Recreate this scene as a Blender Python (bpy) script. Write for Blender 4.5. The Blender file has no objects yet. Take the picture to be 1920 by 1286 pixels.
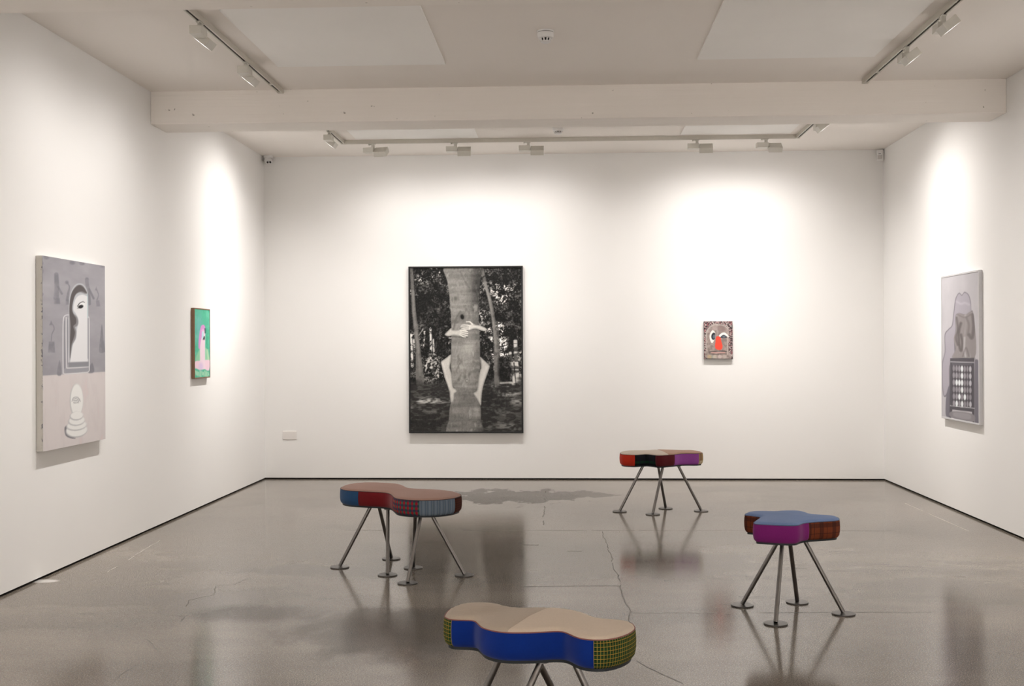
import bpy, bmesh, math, random
import numpy as np
from mathutils import Vector, Matrix
from mathutils.geometry import delaunay_2d_cdt

random.seed(4)
SC = bpy.context.scene
COL = SC.collection

# ------------------------------------------------------------------ camera
CAM_H = 1.4
FPX, YAW, PITCH, ROLL = 2100.0, 0.0485, 0.0015, -0.0039
cam_data = bpy.data.cameras.new('camera')
cam_data.sensor_fit = 'HORIZONTAL'
cam_data.sensor_width = 36.0
cam_data.lens = FPX / 1920 * 36.0
cam_data.clip_start = 0.05
cam = bpy.data.objects.new('camera', cam_data)
COL.objects.link(cam)
_f = Vector((-math.sin(YAW) * math.cos(PITCH), math.cos(YAW) * math.cos(PITCH), math.sin(PITCH)))
_r = Vector((math.cos(YAW), math.sin(YAW), 0))
_u = _r.cross(_f)
_r2 = _r * math.cos(ROLL) + _u * math.sin(ROLL)
_u2 = -_r * math.sin(ROLL) + _u * math.cos(ROLL)
_m = Matrix((_r2, _u2, -_f)).transposed().to_4x4()
_m.translation = (0, 0, CAM_H)
cam.matrix_world = _m
SC.camera = cam

# ------------------------------------------------------------------ world, exposure, renderer settings
world = bpy.data.worlds.new('world')
SC.world = world
world.use_nodes = True
world.node_tree.nodes['Background'].inputs[0].default_value = (0.9, 0.88, 0.85, 1)
world.node_tree.nodes['Background'].inputs[1].default_value = 0.0
SC.view_settings.view_transform = 'Standard'
SC.view_settings.look = 'None'
SC.view_settings.exposure = 1.83
SC.view_settings.gamma = 1.0
SC.view_settings.use_curve_mapping = False
SC.cycles.use_denoising = True
SC.cycles.max_bounces = 6
SC.cycles.diffuse_bounces = 5
SC.cycles.glossy_bounces = 3
SC.cycles.transmission_bounces = 0
SC.cycles.adaptive_threshold = 0.05
SC.cycles.sample_clamp_indirect = 4.0
SC.cycles.caustics_reflective = False
SC.cycles.caustics_refractive = False

LAMP_POWER = 150.0
LAMP_COLOR = (1.0, 0.958, 0.922)

# room
XL, XR, YB, YR = -3.161, 3.240, 11.614, -1.7
H_BACK, H_FRONT, H_BEAM = 3.378, 3.340, 3.090
BEAM_Y = [(8.396, 8.733), (5.215, 5.552), (2.034, 2.371), (-1.147, -0.810)]
TRACK_L, TRACK_R = -2.147, 2.195


# spot lamp used by every fixture; (location, horizontal heading, tilt from straight down)
def spot(name, loc, heading, tilt, power=1.0, sx=.60, parent=None, tail=.34):
    """wall-washing spot lamp: bell-shaped oval beam, wide sideways (sx) and narrower up and down"""
    d = bpy.data.lights.new(name, 'SPOT')
    d.energy = LAMP_POWER * power
    d.color = LAMP_COLOR
    d.spot_size = math.radians(150)
    d.spot_blend = 1.0
    d.shadow_soft_size = 0.022
    d.use_nodes = True
    t = d.node_tree

    def math_node(op, a, b):
        n = t.nodes.new('ShaderNodeMath')
        n.operation = op
        for i, v in ((0, a), (1, b)):
            if isinstance(v, bpy.types.NodeSocket):
                t.links.new(v, n.inputs[i])
            else:
                n.inputs[i].default_value = v
        return n.outputs[0]
    tc = t.nodes.new('ShaderNodeTexCoord')
    xyz = t.nodes.new('ShaderNodeSeparateXYZ')
    t.links.new(tc.outputs['Normal'], xyz.inputs[0])
    ax = math_node('DIVIDE', xyz.outputs[0], sx)
    ay = math_node('DIVIDE', xyz.outputs[1], .28)
    q = math_node('ADD', math_node('MULTIPLY', ax, ax), math_node('MULTIPLY', ay, ay))
    bell = math_node('EXPONENT', math_node('MULTIPLY', q, -1.0), 0.0)
    t.links.new(math_node('ADD', bell, tail), t.nodes['Emission'].inputs['Strength'])
    o = bpy.data.objects.new(name, d)
    COL.objects.link(o)
    o.location = loc
    o.rotation_euler = (tilt, 0, heading)
    if parent:
        o.parent = parent
    return o


# the gallery goes on behind the camera: bare unseen lamps on the track lines wash its side walls
# with no tracks or fixtures built for them
for _y in (4.5, 3.2, 1.4, 0.2):
    spot('spot_lamp', (TRACK_L - .03, _y, 3.2), math.radians(90), math.radians(20), .35, .60, None, .06)
    spot('spot_lamp', (TRACK_R + .03, _y, 3.2), math.radians(-90), math.radians(20), .35, .60, None, .06)

for _x in (-2.1, -.75, .75, 2.1):  # added unseen lamps washing the fourth wall to lift the ambient light
    spot('spot_lamp', (_x, YR + .95, 3.2), math.radians(180), math.radians(22), 2.15, .60, None, .10)


# ------------------------------------------------------------------ material helpers
def lin(c):
    c = np.asarray(c, float) / 255.0
    return np.where(c <= 0.04045, c / 12.92, ((c + 0.055) / 1.055) ** 2.4)


def rgba(c):
    r = lin(c)
    return (float(r[0]), float(r[1]), float(r[2]), 1.0)


class NT:
    def __init__(self, name):
        self.mat = bpy.data.materials.new(name)
        self.mat.use_nodes = True
        self.t = self.mat.node_tree
        self.bsdf = self.t.nodes['Principled BSDF']
        self.cache = {}

    def n(self, typ, **kw):
        nd = self.t.nodes.new(typ)
        for k, v in kw.items():
            setattr(nd, k, v)
        return nd

    def l(self, a, b):
        self.t.links.new(a, b)

    def setin(self, node, key, v):
        if isinstance(v, bpy.types.NodeSocket):
            self.l(v, node.inputs[key])
        else:
            node.inputs[key].default_value = v

    def m(self, op, a, b=None, c=None, clamp=False):
        nd = self.n('ShaderNodeMath', operation=op, use_clamp=clamp)
        self.setin(nd, 0, a)
        if b is not None:
            self.setin(nd, 1, b)
        if c is not None:
            self.setin(nd, 2, c)
        return nd.outputs[0]

    def v(self, op, a, b=None):
        nd = self.n('ShaderNodeVectorMath', operation=op)
        self.setin(nd, 0, a)
        if b is not None:
            if op == 'SCALE':
                self.setin(nd, 'Scale', b)
            else:
                self.setin(nd, 1, b)
        return nd.outputs['Value'] if op in ('DOT_PRODUCT', 'LENGTH', 'DISTANCE') else nd.outputs[0]

    def mix(self, fac, a, b, blend='MIX'):
        nd = self.n('ShaderNodeMix', data_type='RGBA', blend_type=blend)
        self.setin(nd, 0, fac)
        self.setin(nd, 6, a)
        self.setin(nd, 7, b)
        return nd.outputs[2]

    def noise(self, vec, scale, detail=3.0, rough=0.5, out='Fac'):
        key = (id(vec) if vec is None else (vec.node.name, vec.name), scale, detail, rough)
        if key in self.cache:
            return self.cache[key].outputs[out]
        nd = self.n('ShaderNodeTexNoise')
        if vec is not None:
            self.l(vec, nd.inputs['Vector'])
        nd.inputs['Scale'].default_value = scale
        nd.inputs['Detail'].default_value = detail
        nd.inputs['Roughness'].default_value = rough
        self.cache[key] = nd
        return nd.outputs[out]

    def ramp(self, fac, lo, hi):
        nd = self.n('ShaderNodeMapRange', interpolation_type='SMOOTHSTEP')
        self.l(fac, nd.inputs[0])
        nd.inputs[1].default_value = lo
        nd.inputs[2].default_value = hi
        return nd.outputs[0]

    def bump(self, height, strength=0.2, dist=0.002):
        nd = self.n('ShaderNodeBump')
        nd.inputs['Strength'].default_value = strength
        nd.inputs['Distance'].default_value = dist
        self.l(height, nd.inputs['Height'])
        self.l(nd.outputs[0], self.bsdf.inputs['Normal'])

    def pos(self):
        return self.n('ShaderNodeTexCoord').outputs['Object']

    def uv(self):
        return self.n('ShaderNodeTexCoord').outputs['UV']

    def base(self, v):
        self.setin(self.bsdf, 'Base Color', v)

    def rough(self, v, spec=None, metal=None):
        self.setin(self.bsdf, 'Roughness', v)
        if spec is not None:
            self.bsdf.inputs['Specular IOR Level'].default_value = spec
        if metal is not None:
            self.bsdf.inputs['Metallic'].default_value = metal


def plain(name, col, rough=0.6, spec=0.3, metal=0.0, var=0.04, scale=30.0, bump=0.0):
    t = NT(name)
    p = t.pos()
    f = t.noise(p, scale, 3)
    c = np.asarray(col, float)
    a = tuple(c * (1 - var)) + (1,)
    b = tuple(np.minimum(c * (1 + var), 1)) + (1,)
    t.base(t.mix(f, a, b))
    t.rough(rough, spec, metal)
    if bump:
        t.bump(t.noise(p, scale * 4, 3), bump)
    return t.mat


M = {}
# painted plaster walls and ceiling
_t = NT('white_wall_paint')
_p = _t.pos()
_t.base(_t.mix(_t.noise(_p, 1.3, 1), (.865, .855, .84, 1), (.89, .88, .865, 1)))
_t.rough(.75, .2)
M['wall'] = _t.mat
_t = NT('white_ceiling_paint')
_p = _t.pos()
_t.base(_t.mix(_t.noise(_p, 1.1, 2), (.865, .82, .775, 1), (.90, .855, .81, 1)))
_t.rough(.8, .15)
M['ceiling'] = _t.mat
_t = NT('painted_concrete_beam')
_p = _t.pos()
_mp = _t.n('ShaderNodeMapping')
_t.l(_p, _mp.inputs[0])
_mp.inputs['Scale'].default_value = (.6, 12, 30)
_g = _t.noise(_mp.outputs[0], 2.0, 4, .6)
_s = _t.noise(_p, 22, 2, .5)
_c = _t.mix(_g, (.88, .835, .785, 1), (.92, .875, .83, 1))
_t.base(_t.mix(_t.ramp(_s, .74, .78), _c, (.45, .42, .38, 1)))
_t.rough(.75, .2)
_t.bump(_g, .5, .004)
M['beam'] = _t.mat
M['panelboard'] = plain('white_infill_board', (.94, .925, .90), .75, .2, var=.03, scale=2.5, bump=.05)
M['gap'] = plain('black_shadow_gap', (.012, .011, .010), .8, .1)
M['track'] = plain('white_track_metal', (.62, .59, .53), .45, .4)
M['slot'] = plain('dark_track_slot', (.03, .028, .027), .6, .2)
M['lamp_white'] = plain('white_lamp_enamel', (.66, .64, .585), .45, .4)
M['white_plastic'] = plain('white_plastic', (.80, .79, .78), .4, .4)
M['grey_plate'] = plain('off_white_plate', (.80, .765, .74), .45, .3)
M['grey_plastic'] = plain('grey_plastic', (.60, .57, .55), .5, .3)
M['dark_plastic'] = plain('dark_plastic', (.03, .03, .032), .35, .4)
M['steel'] = plain('dark_steel_tube', (.19, .178, .168), .30, .5, 1.0, .10, 40)
M['steel_plate'] = plain('dark_steel_plate', (.13, .122, .115), .36, .5, 1.0, .12, 40)
M['base_board'] = plain('black_seat_base', (.02, .024, .028), .5, .3)
_t = NT('lamp_lens')
_t.bsdf.inputs['Base Color'].default_value = (.9, .9, .9, 1)
_t.bsdf.inputs['Emission Color'].default_value = (.93, .96, 1, 1)
_t.bsdf.inputs['Emission Strength'].default_value = 6.0
M['lens'] = _t.mat


# ------------------------------------------------------------------ mesh helpers
def link(name, me, mat=None, parent=None, smooth=False):
    o = bpy.data.objects.new(name, me)
    COL.objects.link(o)
    if mat is not None:
        me.materials.append(mat)
    if parent is not None:
        o.parent = parent
    if smooth:
        for p in me.polygons:
            p.use_smooth = True
    return o


def tag(o, label=None, cat=None, group=None, kind=None):
    if label:
        o['label'] = label
    if cat:
        o['category'] = cat
    if group:
        o['group'] = group
    if kind:
        o['kind'] = kind
    return o


def empty(name, loc=(0, 0, 0), rz=0.0):
    o = bpy.data.objects.new(name, None)
    o.empty_display_size = .1
    COL.objects.link(o)
    o.location = loc
    o.rotation_euler = (0, 0, rz)
    return o


def bm_mesh(bm, name):
    bmesh.ops.recalc_face_normals(bm, faces=bm.faces[:])
    me = bpy.data.meshes.new(name)
    bm.to_mesh(me)
    bm.free()
    return me


def bm_box(bm, lo, hi, bevel=0.0, seg=2, mtx=None):
    lo, hi = Vector(lo), Vector(hi)
    r = bmesh.ops.create_cube(bm, size=1.0)
    vs = r['verts']
    for v in vs:
        v.co = Vector((lo[i] + (v.co[i] + .5) * (hi[i] - lo[i]) for i in range(3)))
    if mtx is not None:
        for v in vs:
            v.co = mtx @ v.co
    if bevel > 0:
        es = list({e for v in vs for e in v.link_edges})
        bmesh.ops.bevel(bm, geom=es, offset=bevel, segments=seg, profile=.5, affect='EDGES')


def box_obj(name, lo, hi, mat, parent=None, bevel=0.0, mtx=None):
    bm = bmesh.new()
    bm_box(bm, lo, hi, bevel, mtx=mtx)
    return link(name, bm_mesh(bm, name), mat, parent)


def bm_tube(bm, a, b, r0, r1=None, n=20):
    a, b = Vector(a), Vector(b)
    d = b - a
    q = d.to_track_quat('Z', 'Y').to_matrix().to_4x4()
    q.translation = (a + b) / 2
    bmesh.ops.create_cone(bm, cap_ends=True, segments=n, radius1=r0, radius2=r0 if r1 is None else r1,
                          depth=d.length, matrix=q)


def shade_by_angle(o, ang=40):
    for p in o.data.polygons:
        p.use_smooth = True
    o.data.set_sharp_from_angle(angle=math.radians(ang))


def tube_obj(name, a, b, r, mat, parent=None, r1=None, n=20):
    bm = bmesh.new()
    bm_tube(bm, a, b, r, r1, n)
    o = link(name, bm_mesh(bm, name), mat, parent)
    shade_by_angle(o)
    return o


def lathe_mesh(name, prof, n=40):
    vs, fs = [], []
    for r, z in prof:
        for k in range(n):
            a = 2 * math.pi * k / n
            vs.append((r * math.cos(a), r * math.sin(a), z))
    for i in range(len(prof) - 1):
        for k in range(n):
            k2 = (k + 1) % n
            fs.append((i * n + k, i * n + k2, (i + 1) * n + k2, (i + 1) * n + k))
    fs.append(tuple(range(n))[::-1])
    fs.append(tuple((len(prof) - 1) * n + k for k in range(n)))
    me = bpy.data.meshes.new(name)
    me.from_pydata(vs, [], fs)
    bm = bmesh.new()
    bm.from_mesh(me)
    bmesh.ops.recalc_face_normals(bm, faces=bm.faces[:])
    bm.to_mesh(me)
    bm.free()
    return me


def lathe_obj(name, prof, mat, parent=None, n=40, ang=35):
    o = link(name, lathe_mesh(name, prof, n), mat, parent)
    shade_by_angle(o, ang)
    return o


# ------------------------------------------------------------------ floor
def floor_material():
    t = NT('polished_concrete')
    p = t.pos()
    mp = t.n('ShaderNodeMapping')
    t.l(p, mp.inputs[0])
    mp.inputs['Scale'].default_value = (.55, 1.0, 1.0)
    big = t.noise(mp.outputs[0], .75, 4, .6)
    mid = t.noise(mp.outputs[0], 3.2, 4, .65)
    c = t.mix(t.ramp(big, .32, .68), (.142, .118, .094, 1), (.258, .219, .179, 1))
    c = t.mix(t.m('MULTIPLY', t.ramp(mid, .35, .75), .35), c, (.112, .094, .076, 1))
    # exposed aggregate
    sp = t.noise(p, 170, 1, .7)
    sp2 = t.noise(p, 70, 1, .6)
    c = t.mix(t.m('MULTIPLY', t.ramp(sp, .54, .66), .55), c, (.42, .37, .31, 1))
    c = t.mix(t.m('MULTIPLY', t.ramp(sp, .46, .34), .75), c, (.055, .049, .043, 1))
    c = t.mix(t.m('MULTIPLY', t.ramp(sp2, .58, .70), .45), c, (.13, .12, .11, 1))

    # stains: (centre, half size, edge noise scale, strength, colour)
    xyz = t.n('ShaderNodeSeparateXYZ')
    t.l(p, xyz.inputs[0])
    X, Y = xyz.outputs[0], xyz.outputs[1]
    smap = t.n('ShaderNodeMapping')
    t.l(p, smap.inputs[0])
    smap.inputs['Scale'].default_value = (1.0, .55, 1.0)

    masks = []

    def stain(c, cx, cy, rx, ry, ns, st, col, amp=1.3, soft=.25):
        ex = t.m('DIVIDE', t.m('SUBTRACT', X, cx), rx)
        ey = t.m('DIVIDE', t.m('SUBTRACT', Y, cy), ry)
        d = t.m('SQRT', t.m('ADD', t.m('MULTIPLY', ex, ex), t.m('MULTIPLY', ey, ey)))
        nz = t.noise(smap.outputs[0], 4.5, 4, .65)
        d = t.m('ADD', d, t.m('MULTIPLY', t.m('SUBTRACT', nz, .5), amp * 2))
        k = t.m('MULTIPLY', t.ramp(d, 1.0 + soft, 1.0 - soft), st)
        masks.append(k)
        return t.mix(k, c, col)
    c = stain(c, -.48, 10.33, .58, .50, 5.0, .9, (.085, .074, .064, 1), 1.3, .12)
    c = stain(c, .05, 10.45, .35, .25, 6.0, .8, (.085, .074, .064, 1), 1.2, .15)
    c = stain(c, -1.62, 5.80, .34, .18, 3.0, .7, (.095, .083, .072, 1), .8, .4)
    c = stain(c, -.90, 5.45, .45, .45, 3.5, .6, (.09, .079, .069, 1), 1.0, .3)
    c = stain(c, -1.6, 6.9, .5, .16, 3.0, .5, (.11, .096, .083, 1), 1.0, .3)
    c = stain(c, 1.9, 10.9, .9, .22, 2.5, .5, (.12, .105, .09, 1), 1.0, .4)
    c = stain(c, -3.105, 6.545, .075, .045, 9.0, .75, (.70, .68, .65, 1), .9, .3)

    t.base(c)
    r = t.m('ADD', t.m('MULTIPLY', mid, .10), .075)
    r = t.m('ADD', r, t.m('MULTIPLY', t.ramp(sp2, .45, .7), .05))
    dull = masks[0]
    for k in masks[1:4]:
        dull = t.m('MAXIMUM', dull, k)
    t.rough(t.m('ADD', r, t.m('MULTIPLY', dull, .12)))
    t.setin(t.bsdf, 'Specular IOR Level', t.m('MULTIPLY_ADD', dull, -.32, .40))
    return t.mat


M['floor'] = floor_material()
floor = tag(box_obj('floor', (XL - .2, YR - .2, -.12), (XR + .2, YB + .2, 0), M['floor']),
            'polished grey concrete gallery floor with cracks and stains', 'floor', kind='structure')


# cracks, joint lines and scratches: thin wandering ribbons let into the floor skin
M['crack'] = plain('crack_dirt', (.095, .083, .071), .5, .25, var=.2)
M['joint'] = plain('joint_dirt', (.12, .107, .092), .4, .3, var=.2)
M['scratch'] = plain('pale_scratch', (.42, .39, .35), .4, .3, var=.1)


def crack(name, pts, width, mat, wander=.012, gaps=.0, seed=1, step=.03):
    rng = random.Random(seed)
    P = []
    for (ax, ay), (bx, by) in zip(pts[:-1], pts[1:]):
        n = max(1, int(math.hypot(bx - ax, by - ay) / step))
        P += [(ax + (bx - ax) * k / n, ay + (by - ay) * k / n) for k in range(n)]
    P.append(pts[-1])
    off, Q = 0.0, []
    for i, (x, y) in enumerate(P):
        a, b = P[max(0, i - 1)], P[min(len(P) - 1, i + 1)]
        tx, ty = b[0] - a[0], b[1] - a[1]
        L = math.hypot(tx, ty) or 1
        off = off * .8 + rng.uniform(-wander, wander) * .6
        Q.append((x - ty / L * off, y + tx / L * off, -ty / L, tx / L))
    bm = bmesh.new()
    open_ = True
    for i in range(len(Q) - 1):
        if rng.random() < .12:
            open_ = rng.random() >= gaps
        if not open_:
            continue
        w0, w1 = (width * rng.uniform(.35, 1.0) for _ in range(2))
        (x0, y0, nx0, ny0), (x1, y1, nx1, ny1) = Q[i], Q[i + 1]
        bm.faces.new([bm.verts.new(v) for v in (
            (x0 - nx0 * w0 / 2, y0 - ny0 * w0 / 2, .0003), (x1 - nx1 * w1 / 2, y1 - ny1 * w1 / 2, .0003),
            (x1 + nx1 * w1 / 2, y1 + ny1 * w1 / 2, .0003), (x0 + nx0 * w0 / 2, y0 + ny0 * w0 / 2, .0003))])
    link(name, bm_mesh(bm, name), mat, floor)


crack('crack', [(.266, 8.41), (.282, 7.48), (.297, 6.64), (.304, 6.28), (.323, 5.97), (.317, 5.68), (.31, 4.97), (.348, 4.88), (.474, 4.65)],
      .007, M['crack'], .010, .45, 3)
crack('crack', [(-1.904, 6.698), (-1.955, 6.471), (-2.052, 6.443), (-1.989, 6.213), (-2.085, 6.078), (-2.055, 5.933), (-2.024, 5.736),
                (-1.974, 5.699), (-1.954, 5.589)], .006, M['crack'], .008, .1, 4, .02)
crack('crack', [(-1.998, 5.245), (-1.877, 5.049), (-1.899, 4.701), (-1.891, 4.625)], .005, M['crack'], .006, .2, 5, .02)
crack('joint', [(-.243, 6.475), (.313, 6.52)], .016, M['joint'], .006, .1, 6)
crack('joint', [(-1.71, 8.412), (2.61, 8.495)], .014, M['joint'], .004, .35, 7)
crack('joint', [(.322, 5.861), (1.9, 5.924)], .011, M['joint'], .004, .3, 8)
crack('joint', [(-.2, 10.7), (-.18, 8.7)], .012, M['joint'], .01, .4, 9)
crack('scuff', [(0, 7.59), (.10, 7.60)], .025, M['joint'], .004, 0, 10)
crack('scuff', [(-.33, 7.83), (-.20, 7.82)], .03, M['crack'], .004, 0, 11)
crack('scuff', [(1.41, 7.06), (1.50, 7.05)], .02, M['joint'], .004, 0, 14)
crack('scuff', [(2.32, 6.83), (2.39, 6.82)], .02, M['joint'], .004, 0, 15)
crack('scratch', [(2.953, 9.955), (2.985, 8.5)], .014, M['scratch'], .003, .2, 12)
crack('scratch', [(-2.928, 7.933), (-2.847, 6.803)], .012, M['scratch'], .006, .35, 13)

# ------------------------------------------------------------------ walls, skirting gaps, ceiling, beams
GAP = .015
tag(box_obj('wall_back', (XL - .2, YB, GAP), (XR + .2, YB + .2, 3.6), M['wall']),
    'white back wall with the large framed photograph', 'wall', kind='structure')
tag(box_obj('wall_left', (XL - .2, YR - .2, GAP), (XL, YB, 3.6), M['wall']),
    'white left wall with two paintings', 'wall', kind='structure')
tag(box_obj('wall_right', (XR, YR - .2, GAP), (XR + .2, YB, 3.6), M['wall']),
    'white right wall with the grey chair painting', 'wall', kind='structure')
tag(box_obj('wall_front', (XL, YR - .2, GAP), (XR, YR, 3.6), M['wall']),
    'white wall behind the camera', 'wall', kind='structure')
tag(box_obj('baseboard_back', (XL - .2, YB + .012, 0), (XR + .2, YB + .2, GAP), M['gap']),
    'black recessed shadow gap under the back wall', 'skirting', kind='structure')
tag(box_obj('baseboard_left', (XL - .2, YR, 0), (XL - .012, YB + .012, GAP), M['gap']),
    'black recessed shadow gap under the left wall', 'skirting', kind='structure')
tag(box_obj('baseboard_right', (XR + .012, YR, 0), (XR + .2, YB + .012, GAP), M['gap']),
    'black recessed shadow gap under the right wall', 'skirting', kind='structure')

ceil_b = tag(box_obj('ceiling', (XL, BEAM_Y[0][1], H_BACK), (XR, YB, 3.6), M['ceiling']),
             'white ceiling of the far bay behind the beam', 'ceiling', kind='structure')
ceil_f = tag(box_obj('ceiling', (XL, YR, H_FRONT), (XR, BEAM_Y[0][0], 3.6), M['ceiling']),
             'white ceiling of the near bay with two infill boards', 'ceiling', kind='structure')
for i, (y0, y1) in enumerate(BEAM_Y[:2]):
    tag(box_obj('trim_%d' % (i + 1), (XL, y0, H_BEAM), (XR, y1, H_FRONT if i else 3.6), M['beam'], bevel=.006),
        ['white concrete ceiling beam spanning the middle of the room',
         'white concrete ceiling beam along the top edge of the picture'][i], 'beam', kind='structure')
for i, (y0, y1) in enumerate(BEAM_Y[2:]):
    tag(box_obj('trim_%d' % (i + 3), (XL, y0, H_BEAM), (XR, y1, H_FRONT), M['beam'], bevel=.006),
        'white concrete ceiling beam behind the camera', 'beam', 'beams behind the camera', 'structure')


def board(x0, x1, y0, y1, z, parent):
    """thin infill board screwed over a ceiling opening, very slightly bowed"""
    bm = bmesh.new()
    nx, ny = 10, 10
    g = {}
    for i in range(nx + 1):
        for j in range(ny + 1):
            u, v = i / nx, j / ny
            sag = .012 * (math.sin(math.pi * u) * math.sin(math.pi * v))
            g[i, j] = bm.verts.new((x0 + (x1 - x0) * u, y0 + (y1 - y0) * v, z - .010 - sag))
    for i in range(nx):
        for j in range(ny):
            bm.faces.new((g[i, j], g[i + 1, j], g[i + 1, j + 1], g[i, j + 1]))
    rim = [e for e in bm.edges if e.is_boundary]
    r = bmesh.ops.extrude_edge_only(bm, edges=rim)
    for v in [q for q in r['geom'] if isinstance(q, bmesh.types.BMVert)]:
        v.co.z = z + .001
    o = link('infill_board', bm_mesh(bm, 'infill_board'), M['panelboard'], parent)
    shade_by_angle(o, 30)
    return o


board(-1.988, -.824, 5.75, 7.672, H_FRONT, ceil_f)
board(.895, 2.08, 5.75, 7.655, H_FRONT, ceil_f)
board(-2.0, -.83, 9.0, 10.62, H_BACK, ceil_b)
board(1.08, 2.10, 9.0, 10.60, H_BACK, ceil_b)


# ------------------------------------------------------------------ lighting tracks
def rail(parent, a, b, z, slot_breaks=()):
    """one straight track length from a to b (plan), underside at z; open slot below"""
    a, b = Vector((a[0], a[1], 0)), Vector((b[0], b[1], 0))
    d = (b - a)
    L = d.length
    rot = Matrix.Rotation(math.atan2(d.y, d.x), 4, 'Z')
    rot.translation = (a.x, a.y, z)
    bm = bmesh.new()
    w, h = .018, .035
    bm_box(bm, (0, -w, .012), (L, w, h), 0, mtx=rot)
    bm_box(bm, (0, -w, 0), (L, -.008, .012), 0, mtx=rot)
    bm_box(bm, (0, .008, 0), (L, w, .012), 0, mtx=rot)
    link('rail', bm_mesh(bm, 'rail'), M['track'], parent)
    box_obj('slot', (.04, -.008, .006), (L - .04, .008, .0121), M['slot'], parent, mtx=rot)
    for s in slot_breaks:
        box_obj('coupling', (s - .02, -.0185, -.001), (s + .02, .0185, .013), M['track'], parent, mtx=rot)
    return rot, L


def end_cap(parent, x, y, z, sx=.022, sy=.022):
    box_obj('end_cap', (x - sx, y - sy, z - .002), (x + sx, y + sy, z + .035), M['track'], parent, .003)


ZF, ZB = H_FRONT - .035, H_BACK - .035
tl = tag(empty('lighting_track', (0, 0, 0)), 'white lighting track on the ceiling near the left wall', 'lighting track')
rail(tl, (TRACK_L, 5.57), (TRACK_L, 8.335), ZF, (2.50,))
end_cap(tl, TRACK_L, 8.345, ZF)
tr = tag(empty('lighting_track', (0, 0, 0)), 'white lighting track on the ceiling near the right wall', 'lighting track')
rail(tr, (TRACK_R, 5.57), (TRACK_R, 8.305), ZF, (2.42,))
end_cap(tr, TRACK_R, 8.315, ZF)
tb = tag(empty('lighting_track', (0, 0, 0)), 'white U-shaped lighting track on the ceiling before the back wall', 'lighting track')
YT = 10.72
rail(tb, (TRACK_L + .02, YT), (TRACK_R - .02, YT), ZB)
rail(tb, (TRACK_L, 8.76), (TRACK_L, YT - .02), ZB)
rail(tb, (TRACK_R, 8.76), (TRACK_R, YT - .02), ZB)
for _x in (TRACK_L, TRACK_R):
    _b = box_obj('corner_coupler', (_x - .022, YT - .022, ZB - .002), (_x + .022, YT + .022, ZB + .035), M['track'], tb, .003)


# ------------------------------------------------------------------ track spotlights
def head_mesh():
    bm = bmesh.new()
    bm_box(bm, (-.0625, -.046, -.026), (.0625, .046, .026))
    f = min(bm.faces, key=lambda q: q.calc_center_median().z)
    bmesh.ops.inset_region(bm, faces=[f], thickness=.005)
    r = bmesh.ops.extrude_face_region(bm, geom=[f])
    for v in [q for q in r['geom'] if isinstance(q, bmesh.types.BMVert)]:
        v.co.z += .013
    bmesh.ops.delete(bm, geom=[f], context='FACES_ONLY')
    return bm_mesh(bm, 'head')


def spotlight(loc, rz, tilt, label, group, power=1.0, sx=.44, swing=0.0, head_tilt=math.radians(38)):
    """adapter in the track, stem, driver box and tilting square head facing local +Y; its wall-wash
    lens throws the beam axis lower than the head's own axis"""
    root = tag(empty('track_spotlight', loc, rz), label, 'spotlight', group)
    bm = bmesh.new()
    bm_box(bm, (-.045, -.014, -.010), (.022, .014, -.0005), .002)
    bm_box(bm, (-.010, -.004, -.001), (.010, .004, .005))
    bm_tube(bm, (-.040, 0, -.006), (-.040, 0, -.014), .008, n=14)
    link('track_adapter', bm_mesh(bm, 'track_adapter'), M['lamp_white'], root)
    box_obj('stem', (-.013, -.013, -.042), (.013, .013, -.004), M['lamp_white'], root, .002)
    box_obj('driver_box', (-.090, -.036, -.088), (.016, .036, -.040), M['lamp_white'], root, .002)
    c = Vector((.084, 0, -.085))
    tube_obj('pivot', (.014, 0, c.z + .018), (.030, 0, c.z + .018), .012, M['grey_plastic'], root, n=16)
    rot = Matrix.Rotation(head_tilt, 4, 'X')
    rot.translation = c
    head = link('lamp_head', head_mesh(), M['lamp_white'], root)
    head.matrix_local = rot
    lens = box_obj('lens', (-.046, -.034, -.0145), (.046, .034, -.0125), M['lens'], head)
    p = rot @ Vector((0, 0, -.030))
    spot('spot_lamp', p, math.radians(swing), tilt, power, sx, root)
    return root


def tilt_to(dist, dz):
    return math.atan2(dist, dz)


G = 'white track spotlights'
R90 = math.pi / 2
spotlight((TRACK_L, 6.50, ZF), R90, math.radians(19),
          'white track spotlight on left track, nearest the camera, lit lens showing', G, .21, .55)
spotlight((TRACK_L, 7.45, ZF), R90, math.radians(19),
          'white track spotlight on left track, nearer the beam, lit lens showing', G, .21, .55)
spotlight((TRACK_R, 6.62, ZF), -R90, math.radians(20),
          'white track spotlight on right track, topmost at the upper right corner', G, .21, .55)
spotlight((TRACK_R, 7.32, ZF), -R90, math.radians(20),
          'white track spotlight on right track, nearer the beam', G, .21, .55)
for _x, _rz, _tl, _pw, _lb in (
        (-1.855, -14, 20, 0.172, 'leftmost of five spotlights on the track before the back wall, turned slightly'),
        (-1.056, 0, 20, 0.172, 'second from left spotlight on the back track, above the tree photograph'),
        (-.356, 0, 20, 0.172, 'middle of five spotlights on the back track, right of the tree photograph'),
        (1.249, -5, 20, 0.218, 'second from right spotlight on the back track, left of the face painting'),
        (1.899, 3, 20, 0.218, 'rightmost of five spotlights on the back track before the back wall')):
    spotlight((_x, YT, ZB), math.radians(_rz), math.radians(_tl), 'white ' + _lb, G, _pw)
spotlight((TRACK_L, 10.10, ZB), math.radians(90), math.radians(24),
          'white track spotlight half hidden behind the beam, at the left end of the back track', G, .46, .42, 14)
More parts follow.
